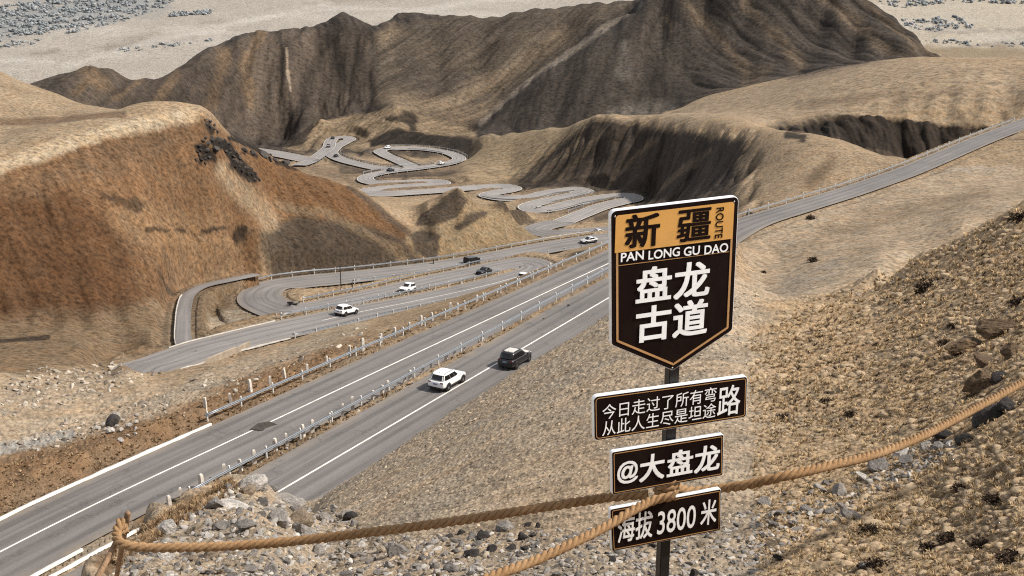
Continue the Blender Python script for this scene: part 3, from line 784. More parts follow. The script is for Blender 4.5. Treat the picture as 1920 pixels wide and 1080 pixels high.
q2 = t.n('ShaderNodeVectorMath', operation='SCALE'); t.l(q.outputs[0], q2.inputs[0]); t.l(t.math('MULTIPLY', trk, crack), q2.inputs['Scale'])
t.l(t.mix(dust, q2.outputs[0], (.20, .160, .118)), t.b.inputs['Base Color']); t.b.inputs['Roughness'].default_value = .8; t.b.inputs['Specular IOR Level'].default_value = .25
t.bump(fine, .25, .02)
asphalt = t.m
def asphalt_tone(name, k):
    m = asphalt.copy(); m.name = name
    for nd in m.node_tree.nodes:
        if nd.type == 'VECT_MATH' and not nd.inputs[0].is_linked: nd.inputs[0].default_value = tuple(c * k for c in (.125, .113, .104))
    return m
asphalt_pale = asphalt_tone('pale_dusty_asphalt', 1.65); asphalt_mid = asphalt_tone('worn_asphalt', 1.25)
ROADM = {'near': asphalt, 'second': asphalt, 'third': asphalt_mid, 'ramp': asphalt_mid}
paint_white = plain('road_paint', (.62, .58, .52), .7, 0, .25, 1.2, .2)
paint_warm = plain('kerb_whitewash', (.60, .56, .49), .8, 0, .3, 1.0, .2, .3)
concrete = plain('pale_concrete', (.34, .31, .27), .85, 0, .25, 1.5, .2, .3)

def side(p):
    tg = np.gradient(p, axis=0); tg[:, 2] = 0
    tg /= np.linalg.norm(tg, axis=1)[:, None] + 1e-9
    return np.stack([-tg[:, 1], tg[:, 0], np.zeros(len(p))], 1)      # left of the direction of travel
def ribbon(p, offs, zs):
    nl = side(p); n = len(p); k = len(offs)
    v = np.concatenate([(p[:, None, :] + nl[:, None, :] * np.array(offs)[None, :, None] + np.array([0, 0, 1.0])[None, None, :] * np.array(zs)[None, :, None])]).reshape(-1, 3)
    ii = (np.arange(n - 1)[:, None] * k + np.arange(k - 1)[None, :]).ravel()
    f = np.stack([ii + 1, ii, ii + k, ii + k + 1], -1)
    L = np.concatenate([[0], np.cumsum(np.linalg.norm(np.diff(p, axis=0), axis=1))])
    uvs = np.stack([np.tile(np.array(offs), n), np.repeat(L, k)], 1)
    return v, f, uvs
def add_road(name, key, off=None):
    r = roads[key]; p = r['p']; hw = r['hw']
    offs = [-hw, -hw * .5, 0, hw * .5, hw]; zs = [0.0, .04, .07, .04, 0.0]
    v, f, uvs = ribbon(p, offs, zs)
    if key == 'near':                           # narrower once it has passed behind the sign
        cx_ = project(p[:, 0], p[:, 1], p[:, 2])[0]
        w_ = 1 - .30 * sstep(1330, 1440, cx_)
        q = np.repeat(p, 5, 0); dz_ = (v - q)[:, 2:]
        v = q + (v - q) * np.repeat(w_, 5)[:, None]; v[:, 2:] = q[:, 2:] + dz_
    me = np_mesh(name, v, f)
    ul = me.uv_layers.new(name='UVMap')
    ul.data.foreach_set('uv', uvs[f.ravel()].astype(np.float32).ravel())
    o = link(name, me, ROADM.get(key, asphalt_pale))
    tag(o, kind='structure'); return o
for k, nm in (('near', 'mountain_road'), ('second', 'mountain_road'), ('third', 'hairpin_road'), ('valley', 'switchback_road'), ('upper', 'switchback_road'), ('far_left', 'switchback_road'), ('ramp', 'side_path')):
    add_road(nm, k)
def marking(name, p, off, w, lift, mat=paint_white, s0=0, s1=None):
    q = p[s0:s1]
    v, f, u = ribbon(q, [off - w / 2, off + w / 2], [lift, lift])
    o = link(name, np_mesh(name, v, f), mat); tag(o, kind='structure'); return o
_np = roads['near']['p']; _i = int(np.argmin(np.abs(project(_np[:, 0], _np[:, 1], _np[:, 2])[0] - 1330)))
marking('lane_marking', _np, 0.0, .17, .085, s1=_i)
marking('lane_marking', roads['second']['p'], 0.15, .16, .085)
marking('lane_marking', roads['third']['p'], 0, .13, .10, s0=30, s1=88)
for k in ('valley', 'upper', 'far_left'):
    for sg in (1, -1):
        marking('edge_line', roads[k]['p'], sg * (roads[k]['hw'] - .25), .16, .055, paint_warm)
# ------------------------------------------------------------------ sign materials
rope_mat = None
sign_dark = plain('sign_brown_film', (.0085, .0036, .0028), .55, 0, .15, 6, .06)
sign_gold = plain('sign_gold_film', (.56, .285, .070), .45, 0, .08, 8, .35)
sign_line = plain('sign_tan_line', (.40, .215, .085), .5, 0, .1, 8, .3)
sign_white = plain('sign_white_film', (.80, .78, .75), .5, 0, .08, 12, .3)
alu = plain('brushed_aluminium', (.78, .77, .75), .5, 0.25, .12, 9, .4)
post_black = plain('black_painted_steel', (.014, .012, .012), .45, 0.2, .25, 12, .4)
bolt_mat = plain('dull_steel', (.4, .39, .37), .4, .8, .1, 20)

def dusty(m, amt=.16):
    """dust and fine scuffs on the films"""
    nt = m.node_tree; b = nt.nodes['Principled BSDF']; src = b.inputs['Base Color'].links[0].from_socket
    t = NT.__new__(NT); t.m = m; t.t = nt; t.b = b
    c = t.obj(); mp = t.n('ShaderNodeMapping'); mp.inputs['Scale'].default_value = (3, 3, 1.2); t.l(c, mp.inputs['Vector'])
    a = t.noise(mp.outputs[0], 2.2, 9, .7); sc = t.noise(c, 90, 3, .6)
    f = t.math('MULTIPLY', t.mapr(a, .48, .72, 0, amt), t.mapr(sc, .35, .65, .4, 1.0))
    t.l(t.mix(t.math('ADD', f, amt * .02), src, (.30, .24, .17)), b.inputs['Base Color'])
for m_, a_ in ((sign_dark, .022), (sign_gold, .14), (sign_white, .18), (alu, .25)): dusty(m_, a_)
SE = np.array([math.sin(R(70.2)), math.cos(R(70.2)), 0.0])      # along the boards, to the right
SN = np.array([math.sin(R(160.2)), math.cos(R(160.2)), 0.0])    # out of the boards
post_top_px = (1257, 700)
_a = az_te(1251, 880)[0]
PC = np.array([7.0 * math.sin(_a), 7.0 * math.cos(_a), 0.0])
FRONT = 0.075                                                     # board face in front of the post axis
def sp(px, py, front=FRONT):
    """picture point -> (s, z) on the board face"""
    v = ray(px, py); o = PC + SN * front
    k = o.dot(SN) / v.dot(SN); p = v * k
    return float((p - o).dot(SE)), float(p[2])
def z1(x, y): return (1080 + x / 2.842, 340 + y / 2.842)
def z2(x, y): return (1080 + x / 2.7, 680 + y / 2.7)
S_base = Vector((PC[0], PC[1], H(PC[0], PC[1]) - 0.02))
# the post stands vertical: S frame has x along SE, y into the boards' back, z up
sign_rot = math.atan2(SE[1], SE[0])
sign = thing('route_sign', S_base, 'dark brown shield shaped route sign over three small plates on a black post', 'road sign', rot=(0, 0, sign_rot))
zb = S_base.z
def rounded(pts, rads, seg=6):
    out = []
    n = len(pts)
    for i in range(n):
        p = Vector(pts[i]); a = Vector(pts[i - 1]) - p; b = Vector(pts[(i + 1) % n]) - p
        r = rads[i] if isinstance(rads, (list, tuple)) else rads
        if r <= 0: out.append(p); continue
        a.normalize(); b.normalize()
        ang = a.angle(b); l = r / math.tan(ang / 2)
        c = p + (a + b).normalized() * (r / math.sin(ang / 2))
        s0 = p + a * l - c; s1 = p + b * l - c
        a0 = math.atan2(s0.y, s0.x); a1 = math.atan2(s1.y, s1.x)
        dl = (a1 - a0 + math.pi) % (2 * math.pi) - math.pi
        for k in range(seg + 1):
            t_ = a0 + dl * k / seg
            out.append(c + Vector((math.cos(t_), math.sin(t_))) * r)
    return out
def inset(pts, d):
    n = len(pts); out = []
    area = sum(pts[i][0] * pts[(i + 1) % n][1] - pts[(i + 1) % n][0] * pts[i][1] for i in range(n))
    sg = 1 if area > 0 else -1
    for i in range(n):
        p0, p, p1 = Vector(pts[i - 1]), Vector(pts[i]), Vector(pts[(i + 1) % n])
        d0 = (p - p0).normalized(); d1 = (p1 - p).normalized()
        n0 = Vector((-d0.y, d0.x)) * sg; n1 = Vector((-d1.y, d1.x)) * sg
        m = (n0 + n1).normalized()
        out.append(p + m * (d / max(0.3, m.dot(n0))))
    return out
def prism(name, pts, y0, y1, mat, parent, bev=0.0):
    """outline in (s, z), from depth y0 (front, negative) to y1"""
    bm = bmesh.new()
    a = [bm.verts.new((p[0], y0, p[1] - zb)) for p in pts]
    b = [bm.verts.new((p[0], y1, p[1] - zb)) for p in pts]
    f0 = bm.faces.new(a); bm.faces.new(b[::-1])
    n = len(pts)
    for i in range(n):
        bm.faces.new((a[i], b[i], b[(i + 1) % n], a[(i + 1) % n]))
    bmesh.ops.recalc_face_normals(bm, faces=bm.faces)
    if bev:
        ed = [e for e in bm.edges if all(abs(v.co.y - y0) < 1e-6 for v in e.verts)]
        bmesh.ops.bevel(bm, geom=ed, offset=bev, segments=2, affect='EDGES', profile=0.6)
    return from_bm(name, bm, mat, parent)
def ring(name, outer, w, y, mat, parent, thick=0.0012):
    inner = inset(outer, w)
    bm = bmesh.new(); n = len(outer)
    A_ = [[bm.verts.new((p[0], yy, p[1] - zb)) for p in L] for L in (outer, inner) for yy in (y, y + thick)]
    o0, o1, i0_, i1_ = A_
    for i in range(n):
        j_ = (i + 1) % n
        bm.faces.new((o0[i], o0[j_], i0_[j_], i0_[i])); bm.faces.new((o0[j_], o0[i], o1[i], o1[j_])); bm.faces.new((i0_[i], i0_[j_], i1_[j_], i1_[i]))
    bmesh.ops.recalc_face_normals(bm, faces=bm.faces)
    return from_bm(name, bm, mat, parent)
def text(name, s, left, right, hpx, mat, parent, bold=0.0, rot=0, sp_=sp, front=FRONT, y=-0.004, wscale=None, squeeze=0.0):
    """lettering fitted to the box whose middle line runs from left to right in the picture"""
    cu_ = bpy.data.curves.new(name, 'FONT'); cu_.body = s; cu_.size = 1.0; cu_.offset = 0.0; cu_.resolution_u = 4
    cu_.space_character = 1.0 + squeeze
    ob = bpy.data.objects.new(name, cu_); COL.objects.link(ob)
    bpy.context.view_layer.update()
    me = bpy.data.meshes.new_from_object(ob.evaluated_get(bpy.context.evaluated_depsgraph_get()))
    bpy.data.objects.remove(ob)
    bm = bmesh.new(); bm.from_mesh(me); bpy.data.meshes.remove(me)
    if rot:
        bmesh.ops.rotate(bm, verts=bm.verts, cent=(0, 0, 0), matrix=Matrix.Rotation(rot, 3, 'Z'))
    xs = [v.co.x for v in bm.verts]; ys = [v.co.y for v in bm.verts]
    cx, cy = (min(xs) + max(xs)) / 2, (min(ys) + max(ys)) / 2
    (s0, za), (s1, zb_) = sp_(*left, front), sp_(*right, front)
    mx, my = (left[0] + right[0]) / 2, (left[1] + right[1]) / 2
    ht = abs(sp_(mx, my - hpx / 2, front)[1] - sp_(mx, my + hpx / 2, front)[1])
    kx = (s1 - s0) / (max(xs) - min(xs)); ky = ht / (max(ys) - min(ys))
    cs, cz = (s0 + s1) / 2, (za + zb_) / 2
    for v in bm.verts:
        v.co = Vector((cs + (v.co.x - cx) * kx, y, cz + (v.co.y - cy) * ky - zb))
    bmesh.ops.recalc_face_normals(bm, faces=bm.faces)
    fl = [f for f in bm.faces if f.normal.y > 0]
    if fl: bmesh.ops.reverse_faces(bm, faces=fl)
    if bold:                                   # thicker strokes: the glyph film laid several times, each a hair prouder
        base_g = bm.faces[:]
        for q, (dx_, dz_) in enumerate(((1, 1), (1, -1), (-1, 1), (-1, -1), (1, 0), (-1, 0), (0, 1), (0, -1))):
            r_ = bmesh.ops.duplicate(bm, geom=base_g)
            for v in r_['geom']:
                if isinstance(v, bmesh.types.BMVert):
                    v.co += Vector((bold * .78 * kx * dx_, -0.00012 * (q + 1), bold * .62 * ky * dz_))
    return from_bm(name, bm, mat, parent)
# ---- post
def bar(name, x0, x1, y0, y1, za, zc, mat, parent, bev=0.004):
    bm = bmesh.new()
    bmesh.ops.create_cube(bm, size=1)
    for v in bm.verts:
        v.co = Vector(((x0 + x1) / 2 + v.co.x * (x1 - x0), (y0 + y1) / 2 + v.co.y * (y1 - y0), (za + zc) / 2 + v.co.z * (zc - za)))
    if bev: bmesh.ops.bevel(bm, geom=bm.edges[:], offset=bev, segments=2, affect='EDGES')
    return from_bm(name, bm, mat, parent)
top_z = sp(1262, 440)[1]
bar('post', -.033, .033, -.033, .033, -0.4, top_z - zb, post_black, sign)
# ---- boards (front face at y = -FRONT in the sign's frame)
YF = -FRONT
B_D = 0.032
def board(corners, rads, kind, name):
    pts = [sp(*c) for c in corners]
    out = rounded(pts, rads)
    b = prism(name, out, YF, YF + B_D, alu, sign, 0.003)
    prism('face_film', inset(out, 0.004), YF - 0.0022, YF + 0.002, sign_dark, b)
    return b, pts, out
sc_ = [z1(184, 158), z1(868, 78), z1(834, 792), z1(515, 1008), z1(188, 872)]
shield, spts, sout = board(sc_, [.035, .035, .03, .012, .03], 0, 'shield_panel')
YT = YF - 0.0048
gold_out = rounded(inset(spts, 0.030), [.018, .018, .015, .006, .015])
ring('gold_border', gold_out, 0.013, YT, sign_line, shield)
# gold heading and the name strip below it
zl, zr = sp(*z1(222, 375))[1], sp(*z1(826, 308))[1]
g_in = inset(spts, 0.0295)
strip_top = (zl + zr) / 2
hd = rounded([g_in[0], g_in[1], (g_in[1][0] + (g_in[2][0] - g_in[1][0]) * 0.1, strip_top), (g_in[0][0], strip_top)], [.018, .018, 0, 0])
prism('heading_panel', hd, YT - 0.0012, YT + 0.001, sign_gold, shield)
a_, b_ = sp(*z1(232, 441)), sp(*z1(808, 381))
zm = (a_[1] + b_[1]) / 2
prism('rule', [(g_in[0][0] + .01, zm + .0018), (g_in[1][0] - .014, zm + .0018), (g_in[1][0] - .014, zm - .0018), (g_in[0][0] + .01, zm - .0018)], YT, YT + .001, sign_line, shield)
YL = YT - 0.003
def zt(name, s, l, r_, h, mat, par, z=z1, **k):
    return text(name, s, z(*l), z(*r_), h / (2.842 if z is z1 else 2.7), mat, par, y=YL, **k)
BO = 0.032
zt('heading_lettering', '新', (264, 270), (440, 250), 172, sign_dark, shield, bold=BO)
zt('heading_lettering', '疆', (540, 238), (713, 222), 164, sign_dark, shield, bold=BO * .8)
zt('route_lettering', 'ROUTE', (741, 222), (781, 217), 162, sign_dark, shield, bold=.02, rot=-math.pi / 2)
for w_, x0_, x1_ in (('PAN', 237, 357), ('LONG', 384, 549), ('GU', 572, 655), ('DAO', 682, 806)):
    zt('name_lettering', w_, (x0_, 402 - (x0_ - 236) * .0895), (x1_, 402 - (x1_ - 236) * .0895), 46, sign_white, shield, bold=.022)
zt('title_lettering', '盘', (322, 556), (502, 532), 178, sign_white, shield, bold=BO)
zt('title_lettering', '龙', (524, 532), (706, 512), 182, sign_white, shield, bold=BO)
zt('title_lettering', '古', (320, 765), (498, 742), 182, sign_white, shield, bold=BO)
zt('title_lettering', '道', (518, 738), (694, 714), 182, sign_white, shield, bold=BO)
def plate(corners, label, texts, rads):
    b, pts, out = board(corners, rads, 1, 'plate')
    if label: b['label'] = label
    ring('gold_border', rounded(inset(pts, 0.012), [max(0.004, x - .006) for x in rads]), 0.0042, YF - 0.0040, sign_line, b)
    for a in texts:
        zt('lettering', a[0], a[1], a[2], a[3], sign_white, b, z=z2, bold=a[4])
    return b
plate([z2(88, 172), z2(868, 68), z2(862, 275), z2(92, 396)], 'widest plate with two lines of small lettering',
      [('今日走过了所有弯', (131, 243), (708, 161), 74, 0.0), ('从此人生尽是坦途', (131, 325), (704, 243), 74, 0.0), ('路', (716, 196), (828, 180), 148, .012)], [.028, .022, .022, .028])
plate([z2(180, 452), z2(748, 362), z2(744, 570), z2(184, 670)], 'middle plate with an at sign',
      [('@', (208, 562), (310, 542), 108, .03), ('大', (322, 536), (443, 516), 128, BO), ('盘', (462, 512), (586, 492), 122, BO), ('龙', (600, 492), (723, 472), 126, BO)], [.014] * 4)
plate([z2(172, 742), z2(735, 638), z2(732, 848), z2(182, 956)], 'lowest plate giving the altitude',
      [('海拔', (210, 842), (384, 814), 132, .022), ('3800', (410, 806), (602, 778), 112, .012), ('米', (630, 762), (708, 746), 122, .022)], [.014] * 4)
# brackets behind each board and bolts on the shield
for px_, py_ in (z1(520, 400), z1(520, 800), z2(480, 230), z2(470, 520), z2(460, 800)):
    s_, z_ = sp(px_, py_)
    bar('bracket', -.10, .10, YF + B_D, -.034, z_ - zb - .022, z_ - zb + .022, post_black, sign, .003)
for px_, py_ in (z1(207, 187), z1(842, 108), z1(512, 993)):
    s_, z_ = sp(px_, py_)
    bm = bmesh.new(); bmesh.ops.create_uvsphere(bm, u_segments=10, v_segments=6, radius=.006)
    for v in bm.verts: v.co = Vector((s_ + v.co.x, YF - .003 + v.co.y * .5, z_ - zb + v.co.z))
    from_bm('bolt', bm, bolt_mat, shield, True)

# ------------------------------------------------------------------ ropes
t = NT('manila_rope')
co = t.obj()
fz = t.noise(co, 60, 6, .7); dirt = t.noise(co, 2.2, 6, .6)
t.l(t.mix(t.mapr(fz, .3, .7, 0, 1), t.mix(t.mapr(dirt, .4, .65, 0, 1), (.15, .082, .037), (.20, .118, .057)), t.mix(t.mapr(dirt, .4, .65, 0, 1), (.29, .172, .082), (.36, .225, .118))), t.b.inputs['Base Color'])
t.b.inputs['Roughness'].default_value = .95; t.b.inputs['Specular IOR Level'].default_value = .1
t.bump(fz, .7, .004)
rope_mat = t.m
def rope(name, pts, rad, label, pitch=None, strands=3, sides=9):
    p = catmull([np.asarray(q, float) for q in pts], rad * .55)
    tg = np.gradient(p, axis=0); tg /= np.linalg.norm(tg, axis=1)[:, None]
    up = np.tile(np.array([0.13, 0.05, 1.0]), (len(p), 1))
    n1 = np.cross(tg, up); n1 /= np.linalg.norm(n1, axis=1)[:, None] + 1e-9
    n2 = np.cross(n1, tg)
    L = np.concatenate([[0], np.cumsum(np.linalg.norm(np.diff(p, axis=0), axis=1))])
    pitch = pitch or rad * 5.0
    V_, F_ = [], []
    rg = np.random.RandomState(len(pts))
    for k in range(strands):
        ph = 2 * np.pi * (L / pitch) + 2 * np.pi * k / strands
        c = p + (n1 * np.cos(ph)[:, None] + n2 * np.sin(ph)[:, None]) * rad * .48
        base_i = sum(len(v) for v in V_)
        th = np.linspace(0, 2 * np.pi, sides, endpoint=False)
        rr = rad * .56 * (1 + .05 * rg.randn(len(p)))[:, None, None]
        v = c[:, None, :] + rr * (n1[:, None, :] * np.cos(th)[None, :, None] + n2[:, None, :] * np.sin(th)[None, :, None])
        V_.append(v.reshape(-1, 3))
        i_ = np.arange(len(p) - 1)[:, None] * sides; j_ = np.arange(sides)[None, :]
        a = base_i + i_ + j_; b = base_i + i_ + (j_ + 1) % sides
        F_.append(np.stack([a, b, b + sides, a + sides], -1).reshape(-1, 4))
    o = link(name, np_mesh(name, np.concatenate(V_), np.concatenate(F_)), rope_mat)
    return tag(o, label, 'rope')
def on_post(z, ang, r=.062):
    return np.array([PC[0] + r * math.cos(ang), PC[1] + r * math.sin(ang), z])
zk = sp(1250, 928)[1]
# stake at the left end
st_xy = W(214, 1045, 7.3)
def wrap(cx, cy, z0, n, r, a0, dz):
    return [np.array([cx + r * math.cos(a0 + 2 * math.pi * k / 8), cy + r * math.sin(a0 + 2 * math.pi * k / 8), z0 + dz * k / 8]) for k in range(int(n * 8) + 1)]
left_pts = [W(228, 975, 7.32), W(219, 1000, 7.24), W(226, 1018, 7.12), W(262, 1026, 7.06), W(330, 1027, 7.0), W(450, 1023, 6.94), W(540, 1016, 6.9), W(620, 1007, 6.88), W(720, 995, 6.87), W(820, 982, 6.87), W(940, 964, 6.88), W(1060, 945, 6.9), W(1150, 932, 6.93), W(1215, 927, 6.92)]
rope('rope', left_pts, .031, 'long rope stretched low across the rubble from the sign to the leaning stake')
low_pts = [np.array([PC[0] + .02, PC[1] - .05, zk + .01]) + SN * .06, W(1225, 938, 6.86), W(1190, 955, 6.72), W(1140, 985, 6.55), W(1070, 1020, 6.3), W(1000, 1052, 6.1), W(930, 1078, 5.9), W(850, 1112, 5.7), W(760, 1150, 5.5)]
rope('rope', low_pts, .030, 'short slanting rope passing in front of the lowest plate to the bottom edge')
right_pts = [np.array([PC[0], PC[1] + .05, zk + .0]), W(1300, 921, 7.22), W(1350, 916, 7.24), W(1400, 909, 7.2), W(1470, 893, 7.2), W(1560, 872, 7.5), W(1640, 852, 7.9), W(1730, 817, 8.5), W(1800, 781, 9.1), W(1880, 738, 9.8), W(1960, 694, 10.5), W(2030, 655, 11.1)]
rope('rope', right_pts, .032, 'rope rising to the right over the grey stones towards the boulders')
knot = wrap(PC[0], PC[1], zk - .035, 3, .060, 0.4, .042)
kn = rope('rope_coil', knot, .024, 'dark worn rope coil knotted round the black sign post')
# ------------------------------------------------------------------ vehicles
def paint_mat(name, c, rough=.28, metal=0.0, coat=.6):
    t = NT(name)
    f = t.noise(t.obj(), 2.2, 5, .65)
    q = t.n('ShaderNodeVectorMath', operation='SCALE'); q.inputs[0].default_value = c; t.l(t.mapr(f, .3, .7, .88, 1.08), q.inputs['Scale'])
    t.l(q.outputs[0], t.b.inputs['Base Color'])
    t.l(t.mapr(f, .3, .7, rough, rough + .2), t.b.inputs['Roughness'])
    t.b.inputs['Metallic'].default_value = metal; t.b.inputs['Coat Weight'].default_value = coat; t.b.inputs['Coat Roughness'].default_value = .12
    return t.m
car_white = paint_mat('white_car_paint', (.74, .72, .69))
car_black = paint_mat('black_car_paint', (.008, .007, .007), .35, 0, .25)
car_sky_sheen = paint_mat('pale_beige_car_paint', (.46, .42, .37), .4)  # sky reflection painted as a pale tone
car_silver = paint_mat('silver_car_paint', (.45, .44, .43), .35, .3)
glass_m = plain('dark_car_glass', (.010, .009, .009), .12, 0, .1, 3, .5)
rubber = plain('tyre_rubber', (.012, .011, .011), .85, 0, .2, 20, .2)
rim_m = plain('grey_rim', (.30, .29, .28), .4, .6, .1, 20)
clad = plain('dark_cladding', (.020, .017, .016), .6, 0, .2, 8, .3)
red_m = plain('dark_red_lamp', (.10, .010, .008), .25, 0, .2, 15, .5)
lamp_m = plain('clear_lamp', (.55, .55, .55), .2, 0, .1, 15, .5)
plate_m = plain('blue_grey_licence_plate', (.16, .20, .27), .5, 0, .1, 12)

def loft(name, rings, mat, parent, sub=1, cap=True, smooth=True):
    bm = bmesh.new()
    L = [[bm.verts.new(p) for p in r] for r in rings]
    n = len(L[0])
    for a, b in zip(L[:-1], L[1:]):
        for i in range(n):
            bm.faces.new((a[i], a[(i + 1) % n], b[(i + 1) % n], b[i]))
    if cap:
        bm.faces.new(L[0][::-1]); bm.faces.new(L[-1])
    bmesh.ops.recalc_face_normals(bm, faces=bm.faces)
    o = from_bm(name, bm, mat, parent, smooth)
    if sub:
        m = o.modifiers.new('smooth', 'SUBSURF'); m.levels = sub; m.render_levels = sub
    return o
def box(name, c, s, mat, parent, bev=.02):
    bm = bmesh.new(); bmesh.ops.create_cube(bm, size=1)
    for v in bm.verts: v.co = Vector([c[k] + v.co[k] * s[k] for k in range(3)])
    if bev: bmesh.ops.bevel(bm, geom=bm.edges[:], offset=min(bev, min(s) * .4), segments=2, affect='EDGES')
    return from_bm(name, bm, mat, parent)
def sup(x0, x1, hw, z, n=28, e=5.0):
    out = []
    for k in range(n):
        a = 2 * math.pi * (k + .5) / n
        c, s = math.cos(a), math.sin(a)
        out.append(((x0 + x1) / 2 + (x1 - x0) / 2 * math.copysign(abs(c) ** (2 / e), c), hw * math.copysign(abs(s) ** (2 / e), s), z))
    return out
def make_car(name, label, body_m, sheen_m=None, kind='suv', group=None):
    root = thing(name, (0, 0, 0), label, 'car', group)
    suv = kind == 'suv'
    xs = [-2.24, -2.17, -1.95, -1.4, -.7, 0, .7, 1.15, 1.55, 1.92, 2.17, 2.25]
    tz = [.86, .99, 1.05, 1.05, 1.03, 1.01, 1.0, .99, .95, .88, .76, .66] if suv else [.80, .93, .97, .96, .93, .92, .91, .89, .85, .78, .68, .58]
    hw = [.70, .82, .89, .92, .92, .92, .92, .92, .90, .86, .76, .62]
    zb_ = [.46, .36, .31, .28, .28, .28, .28, .28, .29, .32, .38, .44]
    rings = []
    for x, t_, w, b in zip(xs, tz, hw, zb_):
        half = [(.78 * w, b), (.97 * w, b + .10), (w, b + .30), (.985 * w, t_ - .12), (.90 * w, t_ - .015), (.55 * w, t_ + .012)]
        rings.append([(x, y, z) for y, z in half] + [(x, -y, z) for y, z in half[::-1]])
    body = loft('body', rings, body_m, root, 2)
    if suv:
        cab = [(-2.12, 1.10, .87, .97), (-2.06, .86, .84, 1.12), (-1.98, .58, .79, 1.32), (-1.86, .28, .725, 1.52), (-1.74, .02, .66, 1.61), (-1.5, -.25, .50, 1.645)]
    else:
        cab = [(-1.80, 1.10, .86, .90), (-1.60, .80, .82, 1.02), (-1.28, .46, .75, 1.20), (-.98, .16, .68, 1.34), (-.80, -.02, .62, 1.405), (-.6, -.22, .45, 1.43)]
    cabin = loft('cabin', [sup(*c) for c in cab], body_m, root, 1)
    def at_z(z):
        zs = [c[3] for c in cab]
        return [float(np.interp(z, zs, [c[k] for c in cab])) for k in range(3)]
    z0, z1_ = cab[1][3] - .02, cab[3][3] - .01
    # side windows
    for sgn in (1, -1):
        spans = ((.02, .36), (.38, .68), (.70, .93)) if suv else ((.10, .47), (.50, .88))
        spans = ((.05, .93),) if False else spans
        for a, b in spans:
            bm = bmesh.new(); grid = []
            for i in range(5):
                z = z0 + (z1_ - z0) * i / 4
                x0, x1, w = at_z(z); row = []
                for j_ in range(5):
                    fx = a + (b - a) * j_ / 4
                    u = fx * 2 - 1
                    yy = w * (1 - abs(u) ** 5) ** .2 if abs(u) < 1 else 0
                    row.append(bm.verts.new((x0 + (x1 - x0) * (.07 + .86 * fx), sgn * (w * (1 - abs((.07 + .86 * fx) * 2 - 1) ** 5) ** .2 + .012), z)))
                grid.append(row)
            for i in range(4):
                for j_ in range(4):
                    q = (grid[i][j_], grid[i][j_ + 1], grid[i + 1][j_ + 1], grid[i + 1][j_])
                    bm.faces.new(q if sgn < 0 else q[::-1])
            from_bm('side_window', bm, glass_m, cabin, True)
    for end, nm in ((0, 'rear_window'), (1, 'windscreen')):
        bm = bmesh.new(); grid = []
        for i in range(5):
            z = z0 + (z1_ + .02 - z0) * i / 4
            x0, x1, w = at_z(z); row = []
            for j_ in range(7):
                y = w * .86 * (j_ / 3 - 1)
                cx, hx = (x0 + x1) / 2, (x1 - x0) / 2
                e = (1 - abs(y / w) ** 5) ** .2
                row.append(bm.verts.new((cx + (hx * e + .014) * (1 if end else -1), y, z)))
            grid.append(row)
        for i in range(4):
            for j_ in range(6):
                q = (grid[i][j_], grid[i][j_ + 1], grid[i + 1][j_ + 1], grid[i + 1][j_])
                bm.faces.new(q if end else q[::-1])
        from_bm(nm, bm, glass_m, cabin, True)
    if sheen_m is not None:  # pale roof and bonnet sheets: reflected sky painted on
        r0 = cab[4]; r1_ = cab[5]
        loft('roof_panel', [sup(r0[0] + .03, r0[1] - .03, r0[2] - .02, r0[3] + .004), sup(r1_[0], r1_[1], r1_[2] + .06, r1_[3] + .012), sup(r1_[0] + .3, r1_[1] - .3, r1_[2] - .2, r1_[3] + .02)], sheen_m, cabin, 1)
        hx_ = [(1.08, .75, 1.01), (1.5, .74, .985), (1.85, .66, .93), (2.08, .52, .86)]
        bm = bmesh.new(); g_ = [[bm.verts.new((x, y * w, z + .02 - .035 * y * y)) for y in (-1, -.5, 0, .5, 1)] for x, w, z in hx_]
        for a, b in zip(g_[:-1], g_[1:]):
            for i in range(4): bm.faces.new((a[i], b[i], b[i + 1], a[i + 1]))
        from_bm('bonnet', bm, sheen_m, root, True)
    if suv:
        for sgn in (1, -1):
            bm = bmesh.new()
            pts = [(-1.62, .60, 1.63), (-1.45, .60, 1.695), (-.9, .60, 1.70), (-.3, .60, 1.69), (-.08, .60, 1.62)]
            vs = [[bm.verts.new((x + dx, sgn * (y + dy), z + dz)) for dx, dy, dz in ((0, -.02, -.015), (0, .02, -.015), (0, .02, .015), (0, -.02, .015))] for x, y, z in pts]
            for a, b in zip(vs[:-1], vs[1:]):
                for i in range(4): bm.faces.new((a[i], a[(i + 1) % 4], b[(i + 1) % 4], b[i]))
            bmesh.ops.recalc_face_normals(bm, faces=bm.faces)
            from_bm('roof_rail', bm, clad if body_m is not car_white else rim_m, cabin)
    loft('lower_cladding', [sup(-2.22, 2.20, .86, .27), sup(-2.27, 2.26, .935, .36, e=6), sup(-2.26, 2.25, .93, .47, e=6), sup(-2.2, 2.2, .88, .50, e=6)], clad, root, 0)
